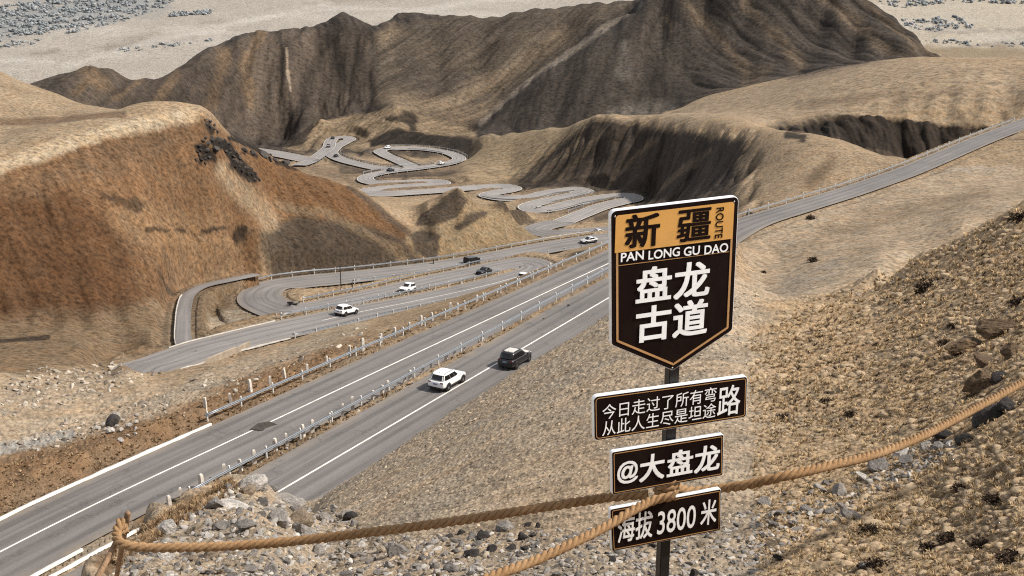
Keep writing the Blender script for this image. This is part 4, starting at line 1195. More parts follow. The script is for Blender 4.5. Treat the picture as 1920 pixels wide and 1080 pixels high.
    for x in (1.36, -1.34):
        for sgn in (1, -1):
            bm = bmesh.new()
            bmesh.ops.create_cone(bm, cap_ends=True, segments=24, radius1=.43, radius2=.41, depth=.03)
            bmesh.ops.rotate(bm, verts=bm.verts, cent=(0, 0, 0), matrix=Matrix.Rotation(math.pi / 2, 3, 'X'))
            bmesh.ops.translate(bm, verts=bm.verts, vec=(x, sgn * .925, .40))
            from_bm('wheel_arch', bm, clad, root)
            wh = bpy.data.objects.new('wheel', None); COL.objects.link(wh); wh.parent = root; wh.location = (x, sgn * .84, .35); wh.empty_display_size = .1
            prof = [(.20, -.115), (.30, -.125), (.345, -.10), (.352, 0), (.345, .10), (.30, .125), (.20, .115)]
            rg = [[(r_ * math.cos(a), y, r_ * math.sin(a)) for r_, y in prof] for a in np.linspace(0, 2 * math.pi, 25)[:-1]]
            bm = bmesh.new(); vs = [[bm.verts.new(p) for p in r_] for r_ in rg]
            for i in range(24):
                for k in range(6): bm.faces.new((vs[i][k], vs[i][k + 1], vs[(i + 1) % 24][k + 1], vs[(i + 1) % 24][k]))
            bmesh.ops.recalc_face_normals(bm, faces=bm.faces)
            from_bm('tyre', bm, rubber, wh, True)
            bm = bmesh.new()
            bmesh.ops.create_cone(bm, cap_ends=True, segments=20, radius1=.215, radius2=.20, depth=.16)
            bmesh.ops.rotate(bm, verts=bm.verts, cent=(0, 0, 0), matrix=Matrix.Rotation(math.pi / 2, 3, 'X'))
            for k in range(5):
                a = 2 * math.pi * k / 5
                r_ = bmesh.ops.create_cube(bm, size=1)
                for v in r_['verts']:
                    p = Vector((.11 + v.co.x * .19, sgn * .085 + v.co.y * .03, v.co.z * .05))
                    v.co = Vector((p.x * math.cos(a) - p.z * math.sin(a), p.y, p.x * math.sin(a) + p.z * math.cos(a)))
            from_bm('rim', bm, rim_m, wh)
    for sgn in (1, -1):
        zt_ = .90 if suv else .82
        box('tail_light', (-2.165, sgn * .62, zt_), (.14, .34, .13), red_m, root, .04)
        box('headlight', (2.08, sgn * .58, .74 if suv else .66), (.20, .30, .12), lamp_m, root, .04)
        box('wing_mirror', (.72, sgn * .98, 1.06 if suv else .97), (.12, .18, .13), body_m, root, .04)
    box('licence_plate', (-2.262, 0, .78 if suv else .72), (.03, .44, .15), plate_m, root, .005)
    box('grille', (2.235, 0, .60), (.06, .80, .18), clad, root, .03)
    if suv: box('antenna', (-1.45, 0, 1.68), (.10, .03, .07), clad, cabin, .01)
    return root
def road_at(key, px, py):
    p = roads[key]['p']
    x, y = project(p[:, 0], p[:, 1], p[:, 2])
    i = int(np.argmin((x - px) ** 2 + (y - py) ** 2)); i = min(max(i, 1), len(p) - 2)
    tg = p[i + 1] - p[i - 1]; tg /= np.linalg.norm(tg)
    return p[i], tg
def place(o, key, px, py, direction=1, off=None):
    p, tg = road_at(key, px, py)
    nl = np.array([-tg[1], tg[0], 0]); nl /= np.linalg.norm(nl)
    if off is None:                             # sideways so that it sits under the picture point
        best = None
        for k in np.linspace(-4.5, 4.5, 91):
            q = p + nl * k + np.array([0, 0, .8]); a, b = project(*q)
            e = abs(b - py)
            if best is None or e < best[0]: best = (e, k)
        off = max(-2.4, min(2.4, best[1]))
    q = p + nl * off + np.array([0, 0, .075])
    t_ = tg * direction
    o.location = q
    o.rotation_euler = (0, -math.atan2(t_[2], math.hypot(t_[0], t_[1])), math.atan2(t_[1], t_[0]))
    return o
w1 = make_car('parked_car', 'large white SUV seen from behind on the nearest road, ahead of nothing else white', car_white)
w1['label'] = 'white SUV with black wheel arches on the nearest road, largest of the white cars'
w1.name = 'white_suv'
place(w1, 'near', 862, 726, 1, 1.0)
b1 = make_car('black_suv', 'black SUV with pale roof and bonnet, half hidden by the gravel slope', car_black, car_sky_sheen)
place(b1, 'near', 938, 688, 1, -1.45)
def clone(src, label, name, key, px, py, direction, off=None):
    c = copy_tree(src); c.name = name
    c['label'] = label
    return place(c, key, px, py, direction, off)
clone(w1, 'white SUV beside the lower guardrail of the third road, tail towards the viewer', 'white_suv', 'third', 652, 590, 1, 0.3)
clone(w1, 'white SUV driving down the hairpin arm towards the viewer, left of the black saloon', 'white_suv', 'third', 743, 541, 1, None)
s1 = make_car('black_saloon', 'low black saloon car on the hairpin arm behind the white SUV', car_black, None, 'saloon')
place(s1, 'third', 886, 509, 1, None)
sv = make_car('silver_car', 'silver car at the upper end of the pale hairpin arm beside the big sign', car_silver, None, 'saloon')
place(sv, 'third', 1100, 449, -1, None)
clone(sv, 'silver car on the loop just above the other silver car, left of the big sign', 'silver_car', 'third', 1104, 437, 1, None)
clone(w1, 'tiny white car at the near right of the far looping bend', 'white_suv', 'valley', 827, 306, 1, 0)
clone(w1, 'tiny white car at the far left end of the far looping bend', 'white_suv', 'valley', 728, 285, 1, 0)
clone(s1, 'tiny black car on the bend below the far loop', 'black_saloon', 'valley', 731, 324, 1, 0)
clone(s1, 'tiny black car right of the topmost hairpin in the distance', 'black_saloon', 'upper', 634, 286, 1, 0)
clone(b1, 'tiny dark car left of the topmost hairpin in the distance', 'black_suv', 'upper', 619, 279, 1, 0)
clone(s1, 'farthest dark car on the tip of the topmost hairpin', 'black_saloon', 'upper', 624, 261, 1, 0)
# dark lorry
lr = thing('dark_van', (0, 0, 0), 'low black box van on the pale road above the black saloon', 'van')
lr.scale = (.70, .70, .52)
box('cargo_box', (-.9, 0, 1.75), (4.6, 2.2, 2.1), car_black, lr, .05)
cb = box('cab', (2.3, 0, 1.35), (1.6, 2.0, 1.7), car_black, lr, .15)
box('windscreen', (3.09, 0, 1.65), (.05, 1.7, .7), glass_m, cb, .02)
for sgn in (1, -1): box('side_window', (2.45, sgn * 1.0, 1.65), (.8, .05, .6), glass_m, cb, .02)
box('chassis', (.2, 0, .6), (6.0, .9, .25), clad, lr, .03)
for x in (2.3, -2.2):
    for sgn in (1, -1):
        bm = bmesh.new(); bmesh.ops.create_cone(bm, cap_ends=True, segments=20, radius1=.46, radius2=.46, depth=.3)
        bmesh.ops.rotate(bm, verts=bm.verts, cent=(0, 0, 0), matrix=Matrix.Rotation(math.pi / 2, 3, 'X'))
        bmesh.ops.translate(bm, verts=bm.verts, vec=(x, sgn * .95, .46)); from_bm('wheel', bm, rubber, lr)
place(lr, 'third', 876, 496, 1, -1.5)
wv = clone(w1, 'white car mostly hidden behind the guardrail below the pale bend', 'white_suv', 'third', 962, 520, 1, -2.6)
# ------------------------------------------------------------------ guardrails, marker posts, kerbs, poles
galv = plain('galvanised_steel', (.24, .25, .26), .42, .6, .2, 2.5, .4)
post_w = plain('white_painted_post', (.60, .58, .54), .7, 0, .25, 6, .2)
stone_w = plain('weathered_white_stone', (.52, .46, .39), .9, 0, .35, 5, .1, .4)
def sub_path(key, px0, px1, step, off, n=0):
    """road edge between two picture columns"""
    p = roads[key]['p']; x, y = project(p[:, 0], p[:, 1], p[:, 2])
    return p, x, y
def edge(key, i0, i1, off, step):
    p = roads[key]['p'][i0:i1]; q = p + side(roads[key]['p'])[i0:i1] * off
    return catmull(q[::3] if len(q) > 8 else q, step)
def idx(key, px, py):
    p = roads[key]['p']; x, y = project(p[:, 0], p[:, 1], p[:, 2])
    return int(np.argmin((x - px) ** 2 + (y - py) ** 2))
bm = bmesh.new(); bmesh.ops.create_cube(bm, size=1)
for v in bm.verts: v.co = Vector((v.co.x * .12, v.co.y * .12, .32 + v.co.z * 1.36))
bmesh.ops.bevel(bm, geom=bm.edges[:], offset=.015, segments=1, affect='EDGES')
post_me = bpy.data.meshes.new('post'); bm.to_mesh(post_me); bm.free(); post_me.materials.append(post_w)
def guardrail(path, label, gap=4.0, sgn=1, big=1.0):
    p = path; nl = side(p)
    root = thing('guardrail', Vector(p[len(p) // 2]), label, 'guardrail', 'steel guardrails along the roads')
    c = np.array(root.location)
    prof = [(-.04, .80), (.05, .765), (.05, .72), (-.03, .68), (-.03, .665), (.05, .625), (.05, .58), (-.04, .545)]
    offs = [sgn * a for a, b in prof]; zs = [b * big for a, b in prof]
    v, f, _ = ribbon(p - c, offs, zs)
    o = link('rail', np_mesh('rail', v, f, False), galv, root)
    sm = o.modifiers.new('thick', 'SOLIDIFY'); sm.thickness = .012; sm.offset = 0
    L = np.concatenate([[0], np.cumsum(np.linalg.norm(np.diff(p, axis=0), axis=1))])
    k = max(2, int(L[-1] / gap)); k = min(k, 99)
    for s in np.linspace(.4, L[-1] - .4, k):
        q = np.array([np.interp(s, L, p[:, i]) for i in range(3)]); i = int(np.argmin(abs(L - s)))
        q = q - nl[i] * sgn * .09 - c
        po = bpy.data.objects.new('post', post_me); COL.objects.link(po); po.parent = root; po.location = q
        po.rotation_euler = (0, 0, math.atan2(nl[i][1], nl[i][0]))
    return root
guardrail(edge('near', idx('near', 455, 985), idx('near', 1330, 470), 4.6, 2.0), 'long steel guardrail on the near side of the median beside the white SUV', 4.2, -1)
guardrail(edge('second', idx('second', 470, 805), idx('second', 1290, 440), 4.5, 2.0), 'long steel guardrail on the far edge of the second road', 4.2, -1)
i3a, i3b = idx('third', 500, 624), idx('third', 990, 514)
guardrail(edge('third', i3a, i3b, -4.5, 2.0), 'guardrail on the near edge of the third road in front of the white SUV', 4.5, 1)
guardrail(edge('third', idx('third', 570, 612), idx('third', 985, 516), 4.4, 2.0), 'guardrail between the third road and the lower hairpin arm', 5, -1)
guardrail(edge('third', idx('third', 950, 497), idx('third', 560, 580), -4.6, 2.0)[::1] if False else edge('third', idx('third', 940, 499), idx('third', 600, 576), -4.4, 2.0), 'guardrail on the inner side of the lower hairpin arm behind the white SUV', 5, 1)
guardrail(edge('third', idx('third', 515, 537), idx('third', 1150, 445), 4.5, 2.0), 'guardrail on the far edge of the pale upper hairpin arm', 5, -1)
guardrail(edge('third', idx('third', 640, 521), idx('third', 1130, 447), -4.4, 2.0), 'guardrail on the near edge of the pale upper hairpin arm', 5, 1)
n_v = len(roads['valley']['p'])
for a, b, off, lab in ((( 1090, 402), (1185, 375), 4.2, 'guardrail on the outer edge of the first switchback beside the sign'),
                       ((1150, 369), (1000, 393), 4.2, 'guardrail on the far edge of the first switchback arm'),
                       ((1010, 380), (1095, 359), -4.2, 'guardrail on the near edge of the second switchback arm'),
                       ((1060, 357), (920, 368), 4.2, 'guardrail on the far edge of the second switchback arm'),
                       ((685, 335), (855, 301), -4.2, 'guardrail on the near edge of the long bend below the far loop'),
                       ((700, 326), (840, 306), 4.2, 'guardrail on the far edge of the long bend below the far loop'),
                       ((858, 297), (725, 279), -4.2, 'guardrail round the outer edge of the far loop'),
                       ((845, 290), (760, 279), 4.2, 'guardrail round the inner edge of the far loop')):
    i0_, i1_ = idx('valley', *a), idx('valley', *b)
    if i1_ < i0_: i0_, i1_ = i1_, i0_
    guardrail(edge('valley', i0_, i1_, off, 3.0), lab, 7, 1 if off < 0 else -1, 1.1)
i0_, i1_ = sorted((idx('upper', 745, 318), idx('upper', 628, 285)))
guardrail(edge('upper', i0_, i1_, -4.2, 3.0), 'guardrail along the far road towards the topmost hairpin', 7, 1, 1.1)
i0_, i1_ = sorted((idx('upper', 616, 276), idx('upper', 565, 308)))
guardrail(edge('upper', i0_, i1_, 4.2, 3.0), 'guardrail on the left of the topmost hairpin in the distance', 7, -1, 1.1)

guardrail(edge('near', idx('near', 1400, 421), idx('near', 1930, 230), 3.1, 3.0), 'guardrail on the far edge of the road climbing to the right', 6.5, -1, .75)
# stone marker posts
def marker_mesh(seed):
    rg = random.Random(seed)
    rings = []
    for z, s in ((-.25, 1.08), (.0, 1.05), (.45, 1.0), (.72, .94), (.80, .70), (.82, .3)):
        rings.append([(x * s * (1 + rg.uniform(-.05, .05)), y * s * (1 + rg.uniform(-.05, .05)), z) for x, y in ((-.11, -.09), (.11, -.09), (.11, .09), (-.11, .09))])
    bm = bmesh.new(); L = [[bm.verts.new(p) for p in r] for r in rings]
    for a, b in zip(L[:-1], L[1:]):
        for i in range(4): bm.faces.new((a[i], a[(i + 1) % 4], b[(i + 1) % 4], b[i]))
    bm.faces.new(L[-1]); bm.faces.new(L[0][::-1])
    bmesh.ops.recalc_face_normals(bm, faces=bm.faces)
    me = bpy.data.meshes.new('marker_post'); bm.to_mesh(me); bm.free(); me.materials.append(stone_w); return me
mk = [marker_mesh(s) for s in range(4)]
def markers(key, a, b, off, gap, label, group, sc=1.0, jit=.25):
    p = edge(key, *sorted((idx(key, *a), idx(key, *b))), off, .5)
    rg = random.Random(len(label))
    s = 0.0; n_ = max(1, int(gap / .5))
    for i in range(0, len(p), n_):
        q = p[min(len(p) - 1, max(0, i + rg.randint(-1, 1)))]
        o = bpy.data.objects.new('marker_post', rg.choice(mk)); COL.objects.link(o)
        x, y = q[0] + rg.uniform(-jit, jit), q[1] + rg.uniform(-jit, jit)
        o.location = (x, y, max(H(x, y), min(q[2] - .12, H(x, y) + .5))); k = sc * rg.uniform(.85, 1.15); o.scale = (k, k, k * rg.uniform(.9, 1.1))
        o.rotation_euler = (rg.uniform(-.07, .07), rg.uniform(-.07, .07), rg.uniform(0, 3))
        tag(o, label, 'marker post', group)
markers('near', (420, 1000), (1010, 625), 5.2, 2.3, 'short weathered white stone post on the grassy median behind the nearest guardrail', 'stone posts on the median', 1.3)
markers('second', (475, 800), (1130, 497), 5.6, 3.4, 'short weathered white stone post beyond the guardrail of the second road', 'stone posts beyond the second guardrail', 1.2)
markers('third', (560, 613), (960, 522), 5.0, 6.0, 'small white stone post between the third road and the hairpin arm', 'stone posts between the third road and hairpin', .9)

# whitewashed kerbs (left part of the picture)
def kerb(path, label=None, w=.30, h=.16, mat=paint_warm, z0=-.05):
    v, f, _ = ribbon(path, [w / 2, w / 2 - .02, -w / 2 + .02, -w / 2], [z0, h, h, z0])
    rg = np.random.RandomState(3)
    v = v + rg.randn(*v.shape) * .015
    o = link('kerb', np_mesh('kerb', v, f, False), mat); tag(o, kind='structure'); return o
def kedge(key, a, b, off): return edge(key, *sorted((idx(key, *a), idx(key, *b))), off, 1.2)
kerb(kedge('second', (-140, 1100), (480, 800), 3.95), w=.30, h=.12)
kerb(kedge('near', (183, 1090), (455, 985), 4.4), w=.24, h=.13)
kerb(kedge('second', (-100, 1090), (120, 985), -4.0), w=.24, h=.13)
kerb(kedge('third', (225, 702), (520, 620), -4.05), w=.30, h=.14, mat=concrete)
kerb(kedge('ramp', (352, 662), (356, 548), 1.15), w=.16, h=.25, mat=concrete)
kerb(kedge('third', (360, 661), (560, 612), 4.0), w=.22, h=.12, mat=concrete)
# asphalt repair patch on the second road
def flat_patch(name, pts, key, lift, mat):
    p = roads[key]['p']; out = []
    for px, py in pts:
        q, tg = road_at(key, px, py); v = ray(px, py); k = (q[2] + lift) / v[2]; w_ = v * k
        out.append(w_)
    bm = bmesh.new(); bm.faces.new([bm.verts.new(w_) for w_ in out]); bmesh.ops.recalc_face_normals(bm, faces=bm.faces)
    for f_ in bm.faces:
        if f_.normal.z < 0: f_.normal_flip()
    o = from_bm(name, bm, mat); tag(o, kind='structure'); return o
patch_m = plain('dark_repair_asphalt', (.050, .043, .036), .9, 0, .35, 1.5, .1, .3)
flat_patch('asphalt_patch', [(470, 803), (484, 793), (505, 790), (532, 800), (505, 811)], 'second', .16, patch_m)

# thin poles
def pole(px, py, h, r, label, d=None, arm=False, plate_=False):
    q = W(px, py, d or D(py)); g_ = H(q[0], q[1])
    root = thing('pole', (q[0], q[1], g_), label, 'pole')
    bm = bmesh.new(); bmesh.ops.create_cone(bm, cap_ends=True, segments=10, radius1=r, radius2=r * .7, depth=h + .6)
    bmesh.ops.translate(bm, verts=bm.verts, vec=(0, 0, h / 2 - .3)); from_bm('shaft', bm, post_black, root)
    bm = bmesh.new(); bmesh.ops.create_cone(bm, cap_ends=True, segments=10, radius1=r * 2.2, radius2=r * 1.3, depth=.35)
    bmesh.ops.translate(bm, verts=bm.verts, vec=(0, 0, .1)); from_bm('foot', bm, concrete, root)
    if plate_: box('head_plate', (0, 0, h - .35), (.16, .75, .9), post_black, root, .03)
    return root
pole(640, 549, 4.6, .10, 'tall thin black pole inside the hairpin bend')
pole(661, 547, 1.3, .10, 'short black post with a square head right of the tall pole', plate_=True)
pole(813, 497, 1.3, .10, 'short black post with a square head at the foot of the dark hill', plate_=True)
pole(1141, 452, 3.6, .09, 'black roadside post just left of the big sign', d=292, plate_=True)
# culvert head wall below the third road
q = W(372, 693, 148); g_ = H(q[0], q[1])
cv = thing('culvert', (q[0], q[1], g_), 'low beige concrete retaining wall with a small dark opening below the third road', 'retaining wall')
e0, e1 = W(368, 690, 148), W(470, 655, 163)
n_ = 14
front = [e0 + (e1 - e0) * k / (n_ - 1) for k in range(n_)]
bm = bmesh.new(); dvec = np.array([.3, .25, 0])
L = []
for p in front:
    gz = H(p[0], p[1]); zt_ = gz + .95
    L.append([bm.verts.new(np.array(p_) - np.array(cv.location)) for p_ in ((p[0], p[1], gz - 1), (p[0], p[1], zt_), (p[0] - .15, p[1] + .35, zt_), (p[0] - .15, p[1] + .35, gz - 1))])
for a, b in zip(L[:-1], L[1:]):
    for i in range(4): bm.faces.new((a[i], a[(i + 1) % 4], b[(i + 1) % 4], b[i]))
bm.faces.new(L[0]); bm.faces.new(L[-1][::-1]); bmesh.ops.recalc_face_normals(bm, faces=bm.faces)
from_bm('wall', bm, plain('beige_render', (.26, .21, .155), .9, 0, .25, .8, .1), cv)
p = front[0] - np.array(cv.location)
box('opening_frame', (p[0] + .1, p[1] - .12, .35), (.9, .25, 1.3), post_black, cv, .03)
# leaning stake with the rope, bottom left
wood = NT('weathered_wood')
co = wood.obj(); mp = wood.n('ShaderNodeMapping'); mp.inputs['Scale'].default_value = (1, 1, .12); wood.l(co, mp.inputs['Vector'])
f = wood.noise(mp.outputs[0], 40, 8, .7)
wood.l(wood.mix(wood.mapr(f, .3, .7, 0, 1), (.10, .055, .026), (.34, .21, .115)), wood.b.inputs['Base Color']); wood.b.inputs['Roughness'].default_value = .9
wood.bump(f, .5, .01)
def beam(name, a, b, w, mat, parent, origin, seg=6, jit=.004):
    a = np.array(a) - origin; b = np.array(b) - origin
    ax = (b - a) / np.linalg.norm(b - a); u = np.cross(ax, [.3, .2, 1]); u /= np.linalg.norm(u); v = np.cross(ax, u)
    rg = random.Random(int(w * 1e5)); bm = bmesh.new(); L = []
    for k in range(seg + 1):
        c = a + (b - a) * k / seg; s = w * (1 - .15 * k / seg) * rg.uniform(.92, 1.08)
        L.append([bm.verts.new(c + u * s * math.cos(t_) + v * s * .8 * math.sin(t_) + np.array([rg.uniform(-jit, jit) for _ in range(3)])) for t_ in np.linspace(0, 2 * np.pi, 9)[:-1]])
    for p, q in zip(L[:-1], L[1:]):
        for i in range(8): bm.faces.new((p[i], p[(i + 1) % 8], q[(i + 1) % 8], q[i]))
    bm.faces.new(L[0][::-1]); bm.faces.new(L[-1]); bmesh.ops.recalc_face_normals(bm, faces=bm.faces)
    return from_bm(name, bm, mat, parent, True)
a = hit(206, 1066, 5, 12); a = W(206, 1066, 7.3) if a is None else a
a = np.array(a); 
stake = thing('wooden_stake', Vector(a), 'leaning weathered wooden stake holding the left end of the rope', 'stake')
beam('shaft', a + np.array([-.03, 0, -.35]), W(240, 962, 7.34), .022, wood.m, stake, a)
beam('brace', W(178, 1092, 7.0), W(224, 1004, 7.2), .020, wood.m, stake, a)
top_ = W(226, 990, 7.3)
cl = rope('rope_coil', wrap(top_[0], top_[1], top_[2] - .04, 2, .034, 0.2, .03), .014, 'pale rope coil round the leaning wooden stake')
# ------------------------------------------------------------------ rocks
def rock_mat(name, c1, c2):
    t = NT(name)
    co = t.obj(); inf = t.n('ShaderNodeObjectInfo').outputs['Random']
    a = t.noise(co, 2.2, 9, .68); b = t.noise(co, 9.0, 8, .75)
    mp = t.n('ShaderNodeMapping'); mp.inputs['Scale'].default_value = (1, 1, 5); mp.inputs['Rotation'].default_value = (.5, .3, 0); t.l(co, mp.inputs['Vector'])
    lay = t.noise(mp.outputs[0], 2.5, 6, .6)
    base_c = t.mix(t.mapr(inf, 0, 1, 0, 1), c1, c2)
    k = t.math('MULTIPLY', t.math('MULTIPLY', t.mapr(a, .3, .7, .6, 1.35), t.mapr(b, .3, .7, .7, 1.3)), t.mapr(lay, .35, .65, .75, 1.2))
    q = t.n('ShaderNodeVectorMath', operation='SCALE'); t.l(base_c, q.inputs[0]); t.l(k, q.inputs['Scale'])
    t.l(q.outputs[0], t.b.inputs['Base Color']); t.b.inputs['Roughness'].default_value = .9; t.b.inputs['Specular IOR Level'].default_value = .15
    t.bump(t.math('ADD', b, lay), .6, .08)
    return t.m
rk_grey = rock_mat('grey_rock', (.27, .24, .21), (.14, .125, .112))
rk_tan = rock_mat('tan_rock', (.33, .265, .19), (.16, .12, .082))
rk_dark = rock_mat('dark_rock', (.060, .052, .046), (.035, .030, .027))
rk_brown = rock_mat('brown_outcrop', (.15, .098, .055), (.10, .068, .042))
rk_white = rock_mat('white_rock', (.45, .41, .36), (.30, .27, .235))
def rock_mesh(seed, mats, sub=3, cuts=9, soft=False):
    rg = random.Random(seed)
    bm = bmesh.new(); bmesh.ops.create_icosphere(bm, subdivisions=sub, radius=1)
    planes = []
    for _ in range(cuts):
        n_ = Vector((rg.gauss(0, 1), rg.gauss(0, 1), rg.gauss(0, 1))).normalized(); planes.append((n_, rg.uniform(.45, .85)))
    o_ = Vector((rg.uniform(0, 99), rg.uniform(0, 99), rg.uniform(0, 99)))
    sx, sy, sz = rg.uniform(.85, 1.3), rg.uniform(.7, 1.0), rg.uniform(.5, .8)
    for v in bm.verts:
        p = v.co.copy()
        for n_, d_ in planes:
            e = p.dot(n_) - d_
            if e > 0: p -= n_ * e * (.6 if soft else .97)
        p *= 1 + .14 * mnoise.fractal(p * 1.6 + o_, 1.0, 2.0, 4) + .07 * mnoise.fractal(p * 5 + o_, .8, 2, 4)
        v.co = Vector((p.x * sx, p.y * sy, p.z * sz))
    me = bpy.data.meshes.new('rock'); bm.normal_update(); bm.to_mesh(me); bm.free()
    me.materials.append(mats)
    if soft: me.polygons.foreach_set('use_smooth', [True] * len(me.polygons))
    return me
RK = {k: [rock_mesh(100 * i + s, m) for s in range(7)] for i, (k, m) in enumerate((('grey', rk_grey), ('tan', rk_tan), ('dark', rk_dark), ('white', rk_white)))}
RKB = [rock_mesh(900 + s, rk_brown, 4, 13) for s in range(4)]
RKD = [rock_mesh(950 + s, rk_dark, 4, 7, True) for s in range(3)]
prng = random.Random(5)
def in_poly(x, y, P):
    c = False
    for (x0, y0), (x1, y1) in zip(P, P[1:] + P[:1]):
        if (y0 > y) != (y1 > y) and x < (x1 - x0) * (y - y0) / (y1 - y0) + x0: c = not c
    return c
def put_rock(me, px, py, size_px, label, group=None, d0=5, d1=60, name='rock', squash=1.0, sink=.25, lift=0, name_cat='rock'):
    q = hit(px, py, d0, d1)
    if q is None: return None
    d = math.hypot(q[0], q[1]) * 1.06
    r = size_px / F_PX * d * .5
    o = bpy.data.objects.new(name, me); COL.objects.link(o)
    o.location = (q[0], q[1], H(q[0], q[1]) + r * (.55 * squash - sink) + lift)
    o.rotation_euler = (prng.uniform(-.5, .5), prng.uniform(-.5, .5), prng.uniform(0, 6.3))
    o.scale = (r, r, r * squash)
    return tag(o, label, name_cat, group)
def scatter(P, n_, lo, hi, kinds, label, group, d0=5, d1=60, lift=0, power=2.2):
    xs = [p[0] for p in P]; ys = [p[1] for p in P]; done = 0; tries = 0; used = []
    while done < n_ and tries < n_ * 60:
        tries += 1
        x, y = prng.uniform(min(xs), max(xs)), prng.uniform(min(ys), max(ys))
        if not in_poly(x, y, P): continue
        s = lo + (hi - lo) * prng.random() ** power
        if any((x - a) ** 2 + (y - b) ** 2 < (.42 * (s + c)) ** 2 for a, b, c in used): continue
        if put_rock(prng.choice(RK[prng.choice(kinds)]), x, y, s, label, group, d0, d1, lift=lift):
            done += 1; used.append((x, y, s))
scatter([(290, 1008), (350, 970), (400, 940), (445, 905), (500, 897), (545, 918), (610, 942), (660, 975), (650, 1000), (560, 1008), (330, 1014)], 78, 18, 70, ('grey', 'tan', 'grey', 'white'),
        'grey and tan rubble stone heaped above the left part of the long rope', 'rubble heap above the rope', 5, 30, 0, 1.6)
scatter([(235, 1040), (420, 1042), (560, 1035), (680, 1025), (780, 1020), (900, 1020), (905, 1085), (235, 1085)], 100, 18, 64, ('grey', 'white', 'tan', 'grey'),
        'broken grey or tan stone strewn below the long rope at the bottom edge', 'stones below the rope', 4, 12, 0, 2.0)
scatter([(840, 1000), (1010, 985), (1020, 1025), (900, 1050), (850, 1040)], 16, 18, 46, ('dark', 'grey', 'dark'),
        'dark angular stone in the small pile between the two ropes', 'dark stones between the ropes', 4, 14, 0, 1.3)
scatter([(1010, 1050), (1110, 1010), (1235, 1000), (1240, 1090), (960, 1090)], 26, 8, 24, ('grey', 'grey', 'dark'),
        'small grey stone on the ground left of the foot of the sign post', 'stones left of the post foot', 4, 12)
scatter([(1270, 1020), (1400, 985), (1520, 1000), (1500, 1060), (1290, 1085)], 24, 8, 30, ('grey', 'tan', 'dark'),
        'small stone on the ground right of the foot of the sign post', 'stones right of the post foot', 4, 14)
scatter([(1395, 960), (1460, 925), (1600, 890), (1700, 850), (1770, 815), (1800, 850), (1700, 910), (1560, 960), (1430, 1010)], 66, 10, 42, ('grey', 'grey', 'white'),
        'grey stone in the scree strip under the right hand rope', 'scree under the right rope', 5, 24, 0, 2.0)
# single boulders on the right
for (px, py, s, me, lab, sq) in (
    (1834, 735, 82, RKB[0], 'brown flat topped boulder just above the upper end of the right rope', .95),
    (1850, 793, 66, RKD[0], 'dark rounded boulder with a pale face below the right rope', .95),
    (1888, 768, 50, RKD[1], 'smaller dark boulder right of the dark rounded one below the rope', .9),
    (1768, 822, 50, RKD[2], 'dark slab shaped rock under the rope left of the rounded boulder', .8),
    (1806, 828, 36, RKD[1], 'small dark rock between the slab and the rounded boulder', .9),
    (1872, 628, 96, RKB[1], 'large brown rock outcrop at the right edge, highest of the outcrop rocks', .7),
    (1812, 655, 80, RKB[2], 'brown outcrop rock with a shaded left side, leftmost of the outcrop', .7),
    (1850, 680, 72, RKB[3], 'long tan slab lying below the large outcrop rock', .5),
    (1900, 665, 56, RKB[0], 'brown outcrop rock at the very right edge below the largest one', .8),
    (1840, 715, 40, RKB[1], 'small brown rock squeezed between the tan slab and the flat topped boulder', .8),
    (1875, 712, 34, RKD[2], 'small dark rock above the upper end of the right rope', .8),
    (1650, 880, 56, RK['grey'][2], 'pale grey boulder, largest in the scree strip under the right rope', .8),
    (1700, 868, 40, RK['grey'][4], 'pale grey boulder right of the largest scree boulder', .8),
    (1600, 975, 48, RK['grey'][1], 'split grey boulder beside a dark hollow in the lower right grass', .6),
    (1620, 1066, 40, RK['grey'][3], 'light grey stone at the bottom edge in the lower right grass', .8),
    (1330, 1040, 30, RK['tan'][3], 'pale tan stone right of the sign post foot', .8),
    (655, 975, 34, RKD[0], 'rounded dark brown boulder at the right end of the rubble heap', .9),
    (475, 915, 70, RK['white'][1], 'pale block shaped boulder on top of the rubble heap', .8),
    (440, 950, 66, RK['white'][3], 'long pale slab lying on the left of the rubble heap', .55),
    (545, 950, 78, RK['grey'][5], 'big layered grey boulder in the middle of the rubble heap', .85),
    (590, 930, 64, RK['grey'][6], 'weathered grey boulder at the upper right of the rubble heap', .75),
    (560, 985, 72, RK['tan'][2], 'big tan boulder low in the rubble heap near the rope', .8),
    (745, 1040, 62, RK['grey'][0], 'big blue grey rock below the rope, left of the dark pile', .8)):
    put_rock(me, px, py, s, lab, None, 4, 60, 'boulder', sq, .18, 0, 'boulder')
# far left: rocks on the slope below the third road
q = put_rock(RKD[1], 212, 797, 30, 'dark upright boulder among white stones on the brown bank at the left', None, 60, 140, 'boulder', 1.3, .1, 0, 'boulder')  # boulder added to give the darkness of a hollow in the bank
scatter([(175, 800), (200, 780), (250, 775), (275, 790), (240, 830), (190, 825)], 14, 10, 30, ('white',), 'white stone around the dark upright boulder on the left bank', 'white stones round the dark boulder', 60, 140)

for P_, n__ in (([(372, 262), (400, 255), (404, 285), (385, 308), (366, 300)], 16), ([(400, 250), (430, 268), (452, 300), (425, 295)], 12), ([(436, 298), (470, 312), (490, 338), (462, 340), (440, 318)], 18), ([(380, 222), (400, 232), (410, 250), (392, 244)], 7), ([(450, 280), (500, 286), (540, 308), (480, 296)], 9)):
    scatter(P_, n__, 8, 24, ('dark',), 'black rock of the crag on the shoulder of the left hill', 'black crag on the left hill', 180, 320)
